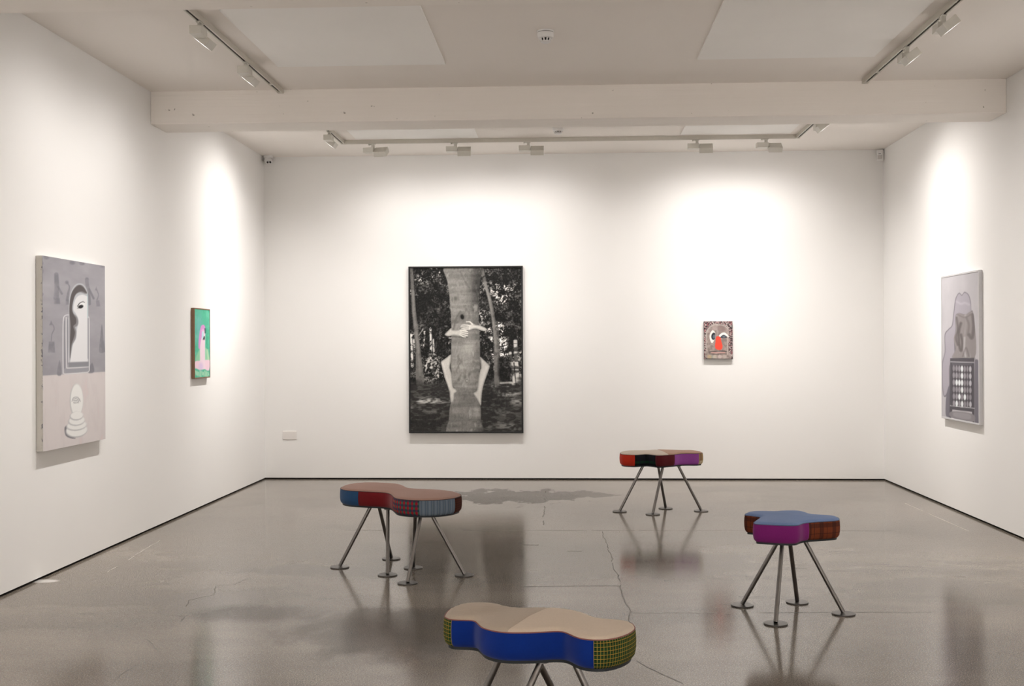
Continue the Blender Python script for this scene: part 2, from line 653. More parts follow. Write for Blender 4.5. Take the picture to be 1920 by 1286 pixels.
spotlight((TRACK_R, 9.80, ZB), math.radians(-90), math.radians(23),
          'white track spotlight half hidden behind the beam, at the right end of the back track', G, .46, .42, -9)


# ------------------------------------------------------------------ fabrics
def fabric(name, col, var=.12, rough=.9):
    t = NT(name)
    p = t.pos()
    f = t.noise(p, 180, 2, .6)
    b = t.noise(p, 9, 3)
    c = lin(col)
    lo = tuple(c * (1 - var)) + (1,)
    hi = tuple(np.minimum(c * (1 + var), 1)) + (1,)
    t.base(t.mix(t.m('ADD', t.m('MULTIPLY', f, .7), t.m('MULTIPLY', b, .3)), lo, hi))
    t.rough(rough, .15)
    t.bsdf.inputs['Sheen Weight'].default_value = .12
    t.bump(f, .25, .0012)
    return t.mat


def tartan(name, ground, lines, rough=.9):
    """lines: (axis 0=along 1=up, period, width share, offset, colour, strength)"""
    t = NT(name)
    uv = t.n('ShaderNodeSeparateXYZ')
    t.l(t.uv(), uv.inputs[0])
    c = rgba(ground)
    for ax, per, wd, off, col, st in lines:
        q = t.m('FRACT', t.m('ADD', t.m('DIVIDE', uv.outputs[ax], per), off))
        k = t.m('MULTIPLY', t.m('LESS_THAN', q, wd), st)
        c = t.mix(k, c, rgba(col))
    p = t.pos()
    f = t.noise(p, 260, 2)
    c = t.mix(t.m('MULTIPLY', f, .25), c, (.02, .018, .016, 1))
    t.base(c)
    t.rough(rough, .15)
    t.bump(f, .25, .0012)
    return t.mat


F = {
    'navy': fabric('blue_wool', (40, 74, 112)),
    'red': fabric('dark_red_wool', (112, 24, 30)),
    'maroon': fabric('maroon_wool', (88, 22, 30)),
    'orange': fabric('orange_red_wool', (190, 48, 28)),
    'violet': fabric('violet_wool', (150, 78, 158)),
    'magenta': fabric('magenta_wool', (126, 34, 112)),
    'royal': fabric('royal_blue_wool', (4, 42, 122)),
    'mauve': fabric('mauve_brown_wool', (158, 124, 112)),
    'cream': fabric('cream_wool', (208, 192, 174)),
    'sand': fabric('greyish_sand_wool', (180, 166, 150)),
    'stone': fabric('pale_stone_wool', (186, 172, 158)),
    'tan': fabric('tan_brown_wool', (162, 128, 108)),
    'sky': fabric('dusty_blue_wool', (104, 126, 168)),
    'redpipe': fabric('dark_red_piping', (140, 90, 84)),
    'darkpipe': fabric('dark_piping', (70, 56, 54)),
    'bluepipe': fabric('slate_piping', (86, 98, 126)),
    'tartan_red': tartan('red_green_tartan', (176, 26, 40), [
        (0, .028, .5, 0, (16, 110, 92), .85), (1, .028, .5, .1, (24, 56, 84), .72),
        (0, .028, .07, .25, (150, 60, 100), .5)]),
    'tartan_green': tartan('green_yellow_tartan', (22, 42, 24), [
        (0, .0105, .45, .1, (36, 74, 38), .7), (1, .0125, .45, .1, (36, 74, 38), .5),
        (0, .0102, .15, 0, (184, 152, 64), .8), (1, .0125, .13, .3, (190, 156, 66), .8)]),
    'tartan_brown': tartan('brown_black_tartan', (118, 58, 34), [
        (0, .075, .32, .15, (52, 30, 28), .7), (1, .080, .26, .2, (52, 30, 28), .65),
        (0, .075, .035, .58, (36, 24, 24), .8), (1, .080, .04, .6, (36, 24, 24), .8), (0, .007, .4, 0, (140, 70, 40), .3)]),
    'stripe': tartan('grey_blue_stripe', (116, 130, 146), [
        (0, .036, .46, 0, (92, 108, 126), .75), (0, .009, .34, .2, (84, 100, 118), .55), (0, .018, .10, .6, (158, 166, 172), .6)]),
    'brown': tartan('dark_brown_check', (84, 40, 26), [
        (0, .012, .4, 0, (60, 26, 20), .7), (1, .014, .4, 0, (56, 26, 20), .7)]),
    'black_green': tartan('black_green_check', (18, 20, 26), [
        (1, .070, .30, .70, (16, 62, 40), .7), (0, .050, .25, .2, (22, 18, 40), .6)]),
    'patch': tartan('cream_yellow_brown_check', (150, 116, 96), [
        (1, .2, .49, .32, (214, 196, 172), .95), (0, .030, .3, 0, (196, 176, 90), .6)]),
}


# ------------------------------------------------------------------ stools
Z_SEAM, Z_LOW = .485, .392


def closed_spline(pts, per=8):
    P = np.array(pts, float)
    n = len(P)
    out = []
    for i in range(n):
        p0, p1, p2, p3 = P[i - 1], P[i], P[(i + 1) % n], P[(i + 2) % n]
        for k in range(per):
            s = k / per
            out.append(.5 * (2 * p1 + (p2 - p0) * s + (2 * p0 - 5 * p1 + 4 * p2 - p3) * s * s
                             + (3 * p1 - p0 - 3 * p2 + p3) * s ** 3))
    out = np.array(out)
    for _ in range(10):
        out = .25 * np.roll(out, 1, 0) + .5 * out + .25 * np.roll(out, -1, 0)
    return out


def contour_normals(C):
    t = np.roll(C, -1, 0) - np.roll(C, 1, 0)
    t /= np.linalg.norm(t, axis=1)[:, None]
    n = np.stack([t[:, 1], -t[:, 0]], 1)
    area = .5 * np.sum(C[:, 0] * np.roll(C[:, 1], -1) - np.roll(C[:, 0], -1) * C[:, 1])
    return n if area > 0 else -n


def inside(C, x, y):
    x2, y2 = np.roll(C[:, 0], -1), np.roll(C[:, 1], -1)
    c = ((C[:, 1] > y) != (y2 > y)) & (x < (x2 - C[:, 0]) * (y - C[:, 1]) / (y2 - C[:, 1] + 1e-12) + C[:, 0])
    return bool(np.count_nonzero(c) & 1)


def seat_top(C, parent, mats, seam=None, wrinkles=None):
    """domed upholstered top; with a seam line it is two sewn panels"""
    step = .013
    pts = [tuple(p) for p in C]
    nb = len(pts)
    edges = [(i, (i + 1) % nb) for i in range(nb)]
    if seam:
        a, b = np.array(seam[0]), np.array(seam[1])
        sp = []
        for k in np.linspace(0, 1, 60):
            p = a + (b - a) * k
            if inside(C, *p) and np.min(np.linalg.norm(C - p, axis=1)) > .004:
                sp.append(p)
        s0 = len(pts)
        pts += [tuple(p) for p in sp]
        edges += [(s0 + i, s0 + i + 1) for i in range(len(sp) - 1)]
        i0 = int(np.argmin(np.linalg.norm(C - sp[0], axis=1)))
        i1 = int(np.argmin(np.linalg.norm(C - sp[-1], axis=1)))
        edges += [(i0, s0), (s0 + len(sp) - 1, i1)]
        S = np.array(sp)
    x = C[:, 0].min()
    while x < C[:, 0].max():
        y = C[:, 1].min()
        while y < C[:, 1].max():
            q = np.array([x + random.uniform(-.002, .002), y + random.uniform(-.002, .002)])
            if inside(C, *q) and np.min(np.linalg.norm(C - q, axis=1)) > .006:
                if not seam or np.min(np.linalg.norm(S - q, axis=1)) > .005:
                    pts.append(tuple(q))
            y += step
        x += step
    vs, _, fs, _, _, _ = delaunay_2d_cdt([Vector(p) for p in pts], edges, [list(range(nb))], 1, 1e-6)
    V = np.array([(v.x, v.y) for v in vs])
    d = np.array([np.min(np.linalg.norm(C - v, axis=1)) for v in V])
    k = np.clip(d / .030, 0, 1)
    z = Z_SEAM + .010 * np.sqrt(np.clip(1 - (1 - k) ** 2, 0, 1)) + .007 * np.clip(d / .15, 0, 1)
    if seam:
        nrm = np.array([-(b - a)[1], (b - a)[0]]) / np.linalg.norm(b - a)
        sd = (V - a) @ nrm
        z -= .0022 * np.exp(-(sd / .005) ** 2) * np.clip(d / .02, 0, 1)
    if wrinkles:
        (wx, wy), wr, wa = wrinkles
        qx, qy = V[:, 0] - wx, V[:, 1] - wy
        u = qx * math.cos(wa) + qy * math.sin(wa)
        w = -qx * math.sin(wa) + qy * math.cos(wa)
        z += .0045 * np.sin(w * 170 + 1.5 * np.sin(u * 20)) * np.exp(-(u / wr) ** 2 - (w / (wr * .55)) ** 2) * np.clip(d / .03, 0, 1)
    groups = [fs] if not seam else [[], []]
    if seam:
        for f in fs:
            c = V[list(f)].mean(0)
            groups[0 if (c - a) @ nrm > 0 else 1].append(f)
    for g, mname in zip(groups, mats):
        use = sorted({i for f in g for i in f})
        mp = {i: j for j, i in enumerate(use)}
        me = bpy.data.meshes.new('top_panel')
        me.from_pydata([(V[i, 0], V[i, 1], z[i]) for i in use], [], [[mp[i] for i in f] for f in g])
        link('top_panel', me, F[mname], parent, True)
        if me.polygons[0].normal.z < 0:
            me.flip_normals()


def side_panel(C, N, i0, i1, mat, parent):
    n = len(C)
    idx = [i % n for i in range(i0, i1 + 1)]
    prof = [(.0005, Z_SEAM), (.003, Z_SEAM - .012), (.0045, Z_SEAM - .035), (.004, Z_LOW + .035),
            (.0005, Z_LOW + .014), (-.006, Z_LOW + .005), (-.014, Z_LOW)]
    vs, uvs, fs = [], [], []
    s = 0.0
    for k, i in enumerate(idx):
        if k:
            s += float(np.linalg.norm(C[i] - C[idx[k - 1]]))
        tuck = .0025 if k in (0, len(idx) - 1) else 0.0
        for off, z in prof:
            p = C[i] + N[i] * (off - tuck)
            vs.append((p[0], p[1], z))
            uvs.append((s, z - Z_LOW))
    m = len(prof)
    for k in range(len(idx) - 1):
        for j in range(m - 1):
            fs.append((k * m + j, (k + 1) * m + j, (k + 1) * m + j + 1, k * m + j + 1))
    me = bpy.data.meshes.new('side_panel')
    me.from_pydata(vs, [], fs)
    ul = me.uv_layers.new(name='UVMap')
    for lp in me.loops:
        ul.data[lp.index].uv = uvs[lp.vertex_index]
    o = link('side_panel', me, mat, parent, True)
    return o


def ring_tube(C, z, r, mat, parent, name, n=6):
    N = contour_normals(C)
    vs, fs = [], []
    L = len(C)
    for i in range(L):
        for k in range(n):
            a = 2 * math.pi * k / n
            p = C[i] + N[i] * (r * math.cos(a))
            vs.append((p[0], p[1], z + r * math.sin(a)))
    for i in range(L):
        for k in range(n):
            fs.append((i * n + k, ((i + 1) % L) * n + k, ((i + 1) % L) * n + (k + 1) % n, i * n + (k + 1) % n))
    me = bpy.data.meshes.new(name)
    me.from_pydata(vs, [], fs)
    return link(name, me, mat, parent, True)


def stool(loc, outline, panels, tops, seam, pipe, feet, label, wrinkles=None):
    """panels: (first control point, last control point, fabric); feet: (foot xy, top xy) local"""
    root = tag(empty('patchwork_stool', (loc[0], loc[1], 0)), label, 'stool', 'amoeba-shaped patchwork stools')
    per = 8
    C = closed_spline(outline, per)
    N = contour_normals(C)
    seat_top(C, root, tops, seam, wrinkles)
    for a, b, fab in panels:
        side_panel(C, N, int(round(a * per)), int(round(b * per)), F[fab], root)
    ring_tube(C, Z_SEAM + .0003, .0021, F[pipe], root, 'piping')
    # base board
    B = C - N * .012
    bm = bmesh.new()
    top = [bm.verts.new((p[0], p[1], Z_LOW + .003)) for p in B]
    bot = [bm.verts.new((p[0], p[1], Z_LOW - .008)) for p in B]
    n = len(B)
    for i in range(n):
        bm.faces.new((top[i], top[(i + 1) % n], bot[(i + 1) % n], bot[i]))
    bm.faces.new(top)
    bm.faces.new(bot[::-1])
    link('base_board', bm_mesh(bm, 'base_board'), M['base_board'], root)
    for (fx, fy), (tx, ty) in feet:
        d = Vector((tx - fx, ty - fy, Z_LOW - .012))
        leg = tube_obj('leg', (fx, fy, .010), (tx, ty, Z_LOW - .006), .0112, M['steel'], root)
        pl = lathe_obj('foot_plate', [(.0575, 0), (.0595, .0015), (.0595, .0055), (.0580, .0070)], M['steel_plate'], leg, 40)
        pl.location = (fx, fy, 0)
        so = lathe_obj('mounting_disc', [(.024, 0), (.024, .006)], M['steel_plate'], leg, 24)
        so.location = (tx, ty, Z_LOW - .014)
    return root


# stool with mauve top and tartan front, left of the middle
LA = (-1.044, 6.955)
OA = [(-0.403,0.143),(-0.369,0.072),(-0.318,0.026),(-0.262,0.004),(-0.194,-0.022),(-0.13,-0.039),(-0.078,-0.065),(-0.04,-0.119),(-0.01,-0.215),(0.018,-0.3),(0.054,-0.349),(0.11,-0.381),(0.176,-0.404),(0.232,-0.399),(0.292,-0.377),(0.344,-0.335),(0.379,-0.284),(0.399,-0.215),(0.403,-0.172),(0.386,-0.11),(0.35,-0.048),(0.297,0.005),(0.232,0.046),(0.143,0.077),(0.08,0.095),(0.033,0.141),(-0.005,0.238),(-0.046,0.322),(-0.096,0.362),(-0.184,0.396),(-0.269,0.405),(-0.329,0.383),(-0.377,0.331),(-0.403,0.241)]
stool(LA, OA, [(-2, 3, 'navy'), (3, 8.2, 'red'), (8.2, 12, 'tartan_red'), (12, 15.9, 'stripe'), (15.9, 20, 'brown'),
               (20, 24.5, 'navy'), (24.5, 28, 'maroon'), (28, 32, 'tartan_red')],
      ['mauve'], None, 'darkpipe', [((-.388, .045), (-.191, .058)), ((-.106, .331), (-.160, .155)), ((-.048, -.185), (-.069, -.029)),
                                       ((.079, .037), (.115, -.116)), ((.107, -.413), (.169, -.267)), ((.420, -.180), (.214, -.183))],
      'two-lobed stool with mauve top, red tartan and striped grey-blue side, on six steel legs')

# cream and royal blue stool at the bottom edge
LB = (-.099, 3.710)
OB = [(-0.315,0.049),(-0.305,0.025),(-0.288,0.005),(-0.252,-0.002),(-0.221,-0.004),(-0.204,-0.019),(-0.189,-0.065),(-0.175,-0.099),(-0.15,-0.128),(-0.119,-0.149),(-0.081,-0.158),(-0.033,-0.156),(0.007,-0.15),(0.048,-0.139),(0.078,-0.138),(0.096,-0.154),(0.118,-0.194),(0.143,-0.223),(0.179,-0.237),(0.219,-0.232),(0.256,-0.207),(0.287,-0.167),(0.308,-0.123),(0.316,-0.086),(0.314,-0.048),(0.303,-0.018),(0.273,0.001),(0.235,0.014),(0.201,0.025),(0.179,0.057),(0.156,0.096),(0.124,0.129),(0.088,0.153),(0.048,0.167),(-0.004,0.167),(-0.053,0.162),(-0.085,0.164),(-0.11,0.181),(-0.141,0.215),(-0.171,0.231),(-0.204,0.237),(-0.237,0.233),(-0.272,0.214),(-0.297,0.175),(-0.312,0.123)]
stool(LB, OB, [(-2.5, 2, 'tartan_green'), (2, 18, 'royal'), (18, 26.5, 'tartan_green'), (26.5, 42.5, 'royal')],
      ['sand', 'cream'], ((-.11, -.20), (.058, .22)), 'redpipe',
      [((-.288, .010), (-.116, -.019)), ((-.171, -.250), (.017, -.098)), ((.141, .210), (-.019, .017)), ((.286, -.070), (.110, -.040))],
      'three-lobed stool with cream top and royal blue side, nearest the camera',
      ((-.19, .10), .10, .35))

# red, black and violet stool before the back wall
LC = (.791, 9.47)
OC = [(-0.347,-0.03),(-0.333,-0.135),(-0.288,-0.171),(-0.23,-0.195),(-0.175,-0.158),(-0.132,-0.133),(-0.094,-0.169),(-0.052,-0.229),(-0.011,-0.229),(0.039,-0.193),(0.102,-0.15),(0.149,-0.088),(0.216,-0.069),(0.286,-0.074),(0.331,-0.043),(0.347,-0.012),(0.339,0.07),(0.31,0.134),(0.26,0.179),(0.204,0.166),(0.146,0.185),(0.075,0.211),(0.009,0.23),(-0.035,0.21),(-0.099,0.164),(-0.162,0.144),(-0.234,0.143),(-0.284,0.117),(-0.323,0.065)]
stool(LC, OC, [(-1.5, 3, 'orange'), (3, 6.7, 'black_green'), (6.7, 10, 'maroon'), (10, 13.5, 'violet'), (13.5, 16, 'patch'),
               (16, 20, 'navy'), (20, 24, 'maroon'), (24, 27.5, 'black_green')],
      ['stone', 'tan'], ((.055, -.25), (-.03, .26)), 'darkpipe',
      [((-.351, -.076), (-.154, -.062)), ((-.087, -.218), (.006, -.125)), ((.047, .115), (-.024, .019)), ((.330, -.029), (.138, -.041))],
      'stool with orange-red, black, maroon and violet side panels, standing nearest the back wall')

# blue topped stool on the right
LD = (1.184, 5.925)
OD = [(-0.236,0.105),(-0.21,0.086),(-0.18,0.056),(-0.167,0.029),(-0.185,-0.028),(-0.22,-0.114),(-0.234,-0.158),(-0.227,-0.193),(-0.185,-0.21),(-0.132,-0.226),(-0.079,-0.239),(-0.027,-0.231),(0.003,-0.181),(0.028,-0.152),(0.074,-0.125),(0.136,-0.102),(0.186,-0.083),(0.218,-0.056),(0.231,-0.018),(0.236,0.031),(0.214,0.065),(0.173,0.087),(0.129,0.102),(0.112,0.133),(0.105,0.184),(0.084,0.224),(0.038,0.24),(-0.024,0.23),(-0.064,0.209),(-0.099,0.216),(-0.152,0.219),(-0.199,0.194),(-0.224,0.153)]
stool(LD, OD, [(-1.5, 4, 'tartan_brown'), (4, 13.5, 'magenta'), (13.5, 20.5, 'tartan_brown'), (20.5, 31.5, 'magenta')],
      ['sky'], None, 'bluepipe',
      [((-.251, .114), (-.062, .032)), ((.056, .194), (-.013, .053)), ((-.146, -.275), (-.078, -.100)), ((.241, -.057), (.046, -.024))],
      'small cross-shaped stool with dusty blue top, magenta and brown tartan side')


# ------------------------------------------------------------------ pictures: flat painted or printed faces
def value_noise(w, h, cells, seed, octaves=1, ax=1.0, ay=1.0):
    rng = np.random.RandomState(seed)
    out = np.zeros((h, w))
    amp, tot = 1.0, 0.0
    for o in range(octaves):
        nx, ny = max(2, int(cells * ax * 2 ** o)), max(2, int(cells * ay * 2 ** o * h / w))
        g = rng.rand(ny + 2, nx + 2)
        xs, ys = np.linspace(0, nx, w), np.linspace(0, ny, h)
        xi, yi = xs.astype(int), ys.astype(int)
        xf, yf = xs - xi, ys - yi
        xf, yf = xf * xf * (3 - 2 * xf), yf * yf * (3 - 2 * yf)
        a = g[np.ix_(yi, xi)] * (1 - xf) + g[np.ix_(yi, xi + 1)] * xf
        b = g[np.ix_(yi + 1, xi)] * (1 - xf) + g[np.ix_(yi + 1, xi + 1)] * xf
        out += amp * (a * (1 - yf)[:, None] + b * yf[:, None])
        tot += amp
        amp *= .55
    return out / tot


class Art:
    """raster of colours drawn in the artwork's own drawing coordinates (corner quad q)"""

    def __init__(self, w, h, q, base):
        self.w, self.h = w, h
        u, v = np.meshgrid(np.linspace(0, 1, w), np.linspace(0, 1, h))
        src = [(0, 0), (1, 0), (1, 1), (0, 1)]
        A, b = [], []
        for (x, y), (X, Y) in zip(src, q):
            A += [[x, y, 1, 0, 0, 0, -x * X, -y * X], [0, 0, 0, x, y, 1, -x * Y, -y * Y]]
            b += [X, Y]
        hm = np.append(np.linalg.solve(np.array(A, float), np.array(b, float)), 1).reshape(3, 3)
        d = hm[2, 0] * u + hm[2, 1] * v + 1
        self.X = (hm[0, 0] * u + hm[0, 1] * v + hm[0, 2]) / d
        self.Y = (hm[1, 0] * u + hm[1, 1] * v + hm[1, 2]) / d
        self.u, self.v = u, v
        self.px = np.ones((h, w, 3)) * np.array(base, float)

    def put(self, mask, col, a=1.0):
        m = np.clip(mask * a, 0, 1)[..., None]
        self.px = self.px * (1 - m) + np.asarray(col, float) * m

    def noise(self, cells, seed, oct=1, ax=1.0, ay=1.0):
        return value_noise(self.w, self.h, cells, seed, oct, ax, ay)

    def smooth(self, pts, closed=True, per=6):
        P = np.array(pts, float)
        n = len(P)
        out = []
        rng = range(n) if closed else range(n - 1)
        for i in rng:
            p1, p2 = P[i], P[(i + 1) % n]
            p0 = P[i - 1] if (closed or i > 0) else p1
            p3 = P[(i + 2) % n] if (closed or i + 2 < n) else p2
            for k in range(per):
                s = k / per
                out.append(.5 * (2 * p1 + (p2 - p0) * s + (2 * p0 - 5 * p1 + 4 * p2 - p3) * s * s
                                 + (3 * p1 - p0 - 3 * p2 + p3) * s ** 3))
        if not closed:
            out.append(P[-1])
        return np.array(out)

    def poly(self, pts, soft=1.5, smooth=True, corners=()):
        if len(corners):
            P = np.concatenate([self.smooth(pts, False), np.array(corners, float)])
        else:
            P = self.smooth(pts) if smooth else np.array(pts, float)
        m = 8 * soft
        x0, y0 = P.min(0) - m
        x1, y1 = P.max(0) + m
        sel = (self.X > x0) & (self.X < x1) & (self.Y > y0) & (self.Y < y1)
        x, y = self.X[sel], self.Y[sel]
        ins = np.zeros(x.shape, bool)
        dm = np.full(x.shape, 1e9)
        for i in range(len(P)):
            ax, ay = P[i]
            bx, by = P[(i + 1) % len(P)]
            c = ((ay > y) != (by > y)) & (x < (bx - ax) * (y - ay) / (by - ay + 1e-12) + ax)
            ins ^= c
            L2 = (bx - ax) ** 2 + (by - ay) ** 2 + 1e-12
            t = np.clip(((x - ax) * (bx - ax) + (y - ay) * (by - ay)) / L2, 0, 1)
            dm = np.minimum(dm, np.hypot(x - ax - t * (bx - ax), y - ay - t * (by - ay)))
        sd = np.where(ins, -dm, dm)
        out = np.zeros(self.X.shape)
        out[sel] = np.clip(.5 - sd / (2 * soft), 0, 1)
        return out

    def stroke(self, pts, w0, w1=None, soft=1.5, smooth=True):
        P = self.smooth(pts, False) if smooth and len(pts) > 2 else np.array(pts, float)
        w1 = w0 if w1 is None else w1
        m = max(w0, w1) + 6 * soft
        x0, y0 = P.min(0) - m
        x1, y1 = P.max(0) + m
        sel = (self.X > x0) & (self.X < x1) & (self.Y > y0) & (self.Y < y1)
        x, y = self.X[sel], self.Y[sel]
        best = np.full(x.shape, 1e9)
        n = len(P) - 1
        for i in range(n):
            ax, ay = P[i]
            bx, by = P[i + 1]
            L2 = (bx - ax) ** 2 + (by - ay) ** 2 + 1e-12
            t = np.clip(((x - ax) * (bx - ax) + (y - ay) * (by - ay)) / L2, 0, 1)
            r = (w0 + (w1 - w0) * (i + t) / n) / 2
            best = np.minimum(best, np.hypot(x - ax - t * (bx - ax), y - ay - t * (by - ay)) - r)
        out = np.zeros(self.X.shape)
        out[sel] = np.clip(.5 - best / (2 * soft), 0, 1)
        return out

    def ell(self, cx, cy, rx, ry, rot=0.0, soft=1.5):
        c, s = math.cos(rot), math.sin(rot)
        dx, dy = self.X - cx, self.Y - cy
        e = np.hypot((dx * c + dy * s) / rx, (-dx * s + dy * c) / ry)
        return np.clip(.5 - (e - 1) * min(rx, ry) / (2 * soft), 0, 1)

    def mesh(self, name, W, H, z, gain=1.0):
        w, h = self.w, self.h
        xs = (self.u - .5) * W
        ys = (.5 - self.v) * H
        co = np.stack([xs, ys, np.full_like(xs, z)], -1).reshape(-1, 3)
        idx = np.arange(w * h).reshape(h, w)
        q = np.stack([idx[1:, :-1], idx[1:, 1:], idx[:-1, 1:], idx[:-1, :-1]], -1).reshape(-1, 4)
        me = bpy.data.meshes.new(name)
        me.vertices.add(len(co))
        me.vertices.foreach_set('co', co.ravel())
        me.loops.add(q.size)
        me.loops.foreach_set('vertex_index', q.ravel().astype(np.int32))
        me.polygons.add(len(q))
        me.polygons.foreach_set('loop_start', np.arange(0, q.size, 4, dtype=np.int32))
        me.update(calc_edges=True)
        at = me.color_attributes.new('paint', 'FLOAT_COLOR', 'POINT')
        c = np.clip(lin(np.clip(self.px, 0, 255)) * gain, 0, .92).reshape(-1, 3)
        at.data.foreach_set('color', np.concatenate([c, np.ones((len(c), 1))], 1).ravel())
        me.validate()
        return me


def paint_material(name, rough, spec, bump=0.0, scale=300):
    t = NT(name)
    a = t.n('ShaderNodeAttribute', attribute_name='paint')
    t.base(a.outputs['Color'])
    t.rough(rough, spec)
    if bump:
        t.bump(t.noise(t.pos(), scale, 3), bump, .0008)
    return t.mat


M['paint'] = paint_material('painted_canvas', .7, .25, .25, 350)
M['print'] = paint_material('photographic_print', .55, .2)


def T(s, ox, oy):
    return lambda *pts: [(ox + x / s, oy + y / s) for x, y in pts]


def place(root, right, up, out, centre):
    m = Matrix((Vector(right), Vector(up), Vector(out))).transposed().to_4x4()
    m.translation = centre
    root.matrix_world = m


BACK = ((1, 0, 0), (0, 0, 1), (0, -1, 0))
LEFT = ((0, 1, 0), (0, 0, 1), (1, 0, 0))
RIGHT = ((0, -1, 0), (0, 0, 1), (-1, 0, 0))


def hang(name, label, cat, face, centre, W, H, depth, art, mat, fname, gain=1.0, side=None, frame=None):
    """frame = (bar width, proud of the face, material) or None for a bare stretched canvas"""
    root = tag(empty(name), label, cat)
    place(root, *face, centre)
    fw = frame[0] if frame else 0
    fz = depth - (frame[1] if frame else 0)
    link(fname, art.mesh(fname, W - 2 * fw, H - 2 * fw, fz, gain), mat, root)
    box_obj('stretcher' if not frame else 'backing', (-W / 2 + fw * .5, -H / 2 + fw * .5, .002),
            (W / 2 - fw * .5, H / 2 - fw * .5, fz - .0006), side, root, .0 if frame else .002)
    if frame:
        m = frame[2]
        w2, h2 = W / 2, H / 2
        for lo, hi in (((-w2, h2 - fw, .001), (w2, h2, depth)), ((-w2, -h2, .001), (w2, -h2 + fw, depth)),
                       ((-w2, -h2 + fw, .001), (-w2 + fw, h2 - fw, depth)), ((w2 - fw, -h2 + fw, .001), (w2, h2 - fw, depth))):
            box_obj('frame_bar', lo, hi, m, root, .0012)
    return root


# --- large black and white photograph: a person behind a tree, arms and legs wrapped round the trunk
def art_photo():
    q = [(766.8, 501), (979.6, 500), (979.8, 810.5), (768.4, 810.5)]
    a = Art(250, 365, q, (30, 29, 28))
    P = T(3.573, 740, 480)
    Q = T(6.43, 770, 570)
    X, Y = a.X, a.Y
    n1 = a.noise(5, 1, 3)
    n2 = a.noise(22, 2, 3)
    n3 = a.noise(60, 3, 3)
    n4 = a.noise(118, 4, 1)
    top = np.clip((742 - Y) / 30, 0, 1)
    # foliage: clusters of lit leaves in front of deep shade
    lit = .20 + .9 * np.clip((n1 - .42) / .25, 0, 1)
    lit *= 1 + .75 * np.clip((X - 905) / 30, 0, 1) * np.clip((700 - Y) / 60, 0, 1)
    lit *= np.where(X < 850, .8 + .5 * np.clip((570 - Y) / 60, 0, 1), 1.0)
    lit *= 1 - .75 * np.exp(-((X - 800) / 34) ** 2 - ((Y - 590) / 34) ** 2)
    lf = np.clip((.40 * n2 + .38 * n3 + .22 * n4 - .46) / .22, 0, 1) ** 1.25
    v = 13 + 178 * lf * lit + 18 * n4
    k = top[..., None]
    a.px = a.px * (1 - k) + np.stack([v, v * .985, v * .96], -1) * k
    # bright gaps of sky low on the left and right
    for x0, y0, x1, y1, w in ((103, 530, 112, 740, 16), (122, 560, 126, 640, 9), (196, 500, 190, 600, 10), (236, 480, 240, 640, 14),
                              (255, 560, 262, 700, 9), (213, 690, 205, 770, 9), (243, 720, 246, 760, 8)):
        (p0, p1) = P((x0, y0), (x1, y1))
        a.put(a.stroke([p0, p1], w / 3.573, soft=1.2) * np.clip((n3 - .30) / .2, 0, 1), (228, 226, 221), .9)
    # ground
    g = np.clip((Y - 712) / 14, 0, 1)
    h1 = a.noise(6, 7, 4, 1.0, 5.0)
    h2 = a.noise(40, 8, 2, .6, 1.4)
    a.put(g, (44, 43, 42), .9)
    a.put(g * np.clip((h2 - .48) / .2, 0, 1), (92, 90, 87), .55)
    for cx, cy, rx, ry, v in ((796, 754, 40, 7, 190), (790, 762, 48, 5, 150), (955, 722, 26, 5, 205), (958, 736, 22, 10, 165),
                              (972, 752, 16, 8, 150), (950, 775, 30, 6, 110), (955, 800, 34, 6, 125), (797, 770, 30, 4, 120)):
        a.put(a.ell(cx, cy, rx, ry, 0, 5) * np.clip((h1 - .36) / .2, 0, 1) * np.clip((h2 - .25) / .3, 0, 1), (v, v - 1, v - 5), .9)
    a.put(a.ell(930, 745, 30, 34, 0, 10) * np.clip((n3 - .35) / .3, 0, 1), (30, 30, 30), .7)
    a.put(a.ell(790, 790, 50, 12, 0, 6) * np.clip((n3 - .35) / .3, 0, 1), (32, 32, 31), .7)
    # background trunks
    a.put(a.poly(P((94, 60), (102, 200), (108, 350), (122, 500), (135, 640), (140, 860), (192, 860), (170, 650), (155, 520), (138, 380), (125, 220), (112, 60)), 1.0)
          * np.clip((728 - Y) / 18, 0, 1) * np.clip(.45 + 1.1 * n2, 0, 1), (104, 102, 99), .95)
    a.put(a.stroke(P((116, 230), (126, 420), (150, 600), (165, 800)), 2.5, soft=2), (150, 148, 144), .5)
    a.put(a.poly(P((570, 80), (605, 190), (630, 300), (655, 450), (668, 620), (672, 860), (705, 860), (700, 640), (685, 480), (660, 320), (625, 200), (598, 80)), 1.0)
          * np.clip((732 - Y) / 14, 0, 1) * np.clip(.5 + 1.0 * n2, 0, 1), (104, 102, 99), .95)
    a.put(a.stroke(P((600, 180), (640, 300), (668, 470), (682, 640)), 2.2, soft=1.5), (150, 148, 143), .55)
    a.put(a.stroke(P((612, 175), (640, 290)), 4, soft=2), (150, 148, 143), .4)
    a.put(a.stroke(P((690, 440), (700, 560), (706, 680)), 3.2, soft=1.2), (84, 82, 80), .9)
    a.put(a.stroke(P((575, 160), (605, 130), (640, 118)), 2.2, 1.2, soft=1), (30, 30, 30), .9)
    for pts, w in ((((815, 570), (820, 690), (832, 850)), 7.0), (((780, 650), (795, 760), (806, 860)), 5.0), (((850, 800), (850, 860)), 3.0)):
        m = a.stroke(P(*pts), w, soft=1)
        a.put(m, (74, 73, 71), .9)
        a.put(m * np.clip((a.noise(16, 26, 2, .5, 2.0) - .46) / .14, 0, 1), (210, 208, 203), .85)
    a.put(a.poly(P((700, 690), (775, 690), (785, 840), (710, 840)), 3), (18, 18, 18), .75)
    a.put(a.stroke(P((715, 855), (780, 852), (795, 862)), 3, soft=1.5), (205, 203, 198), .8)
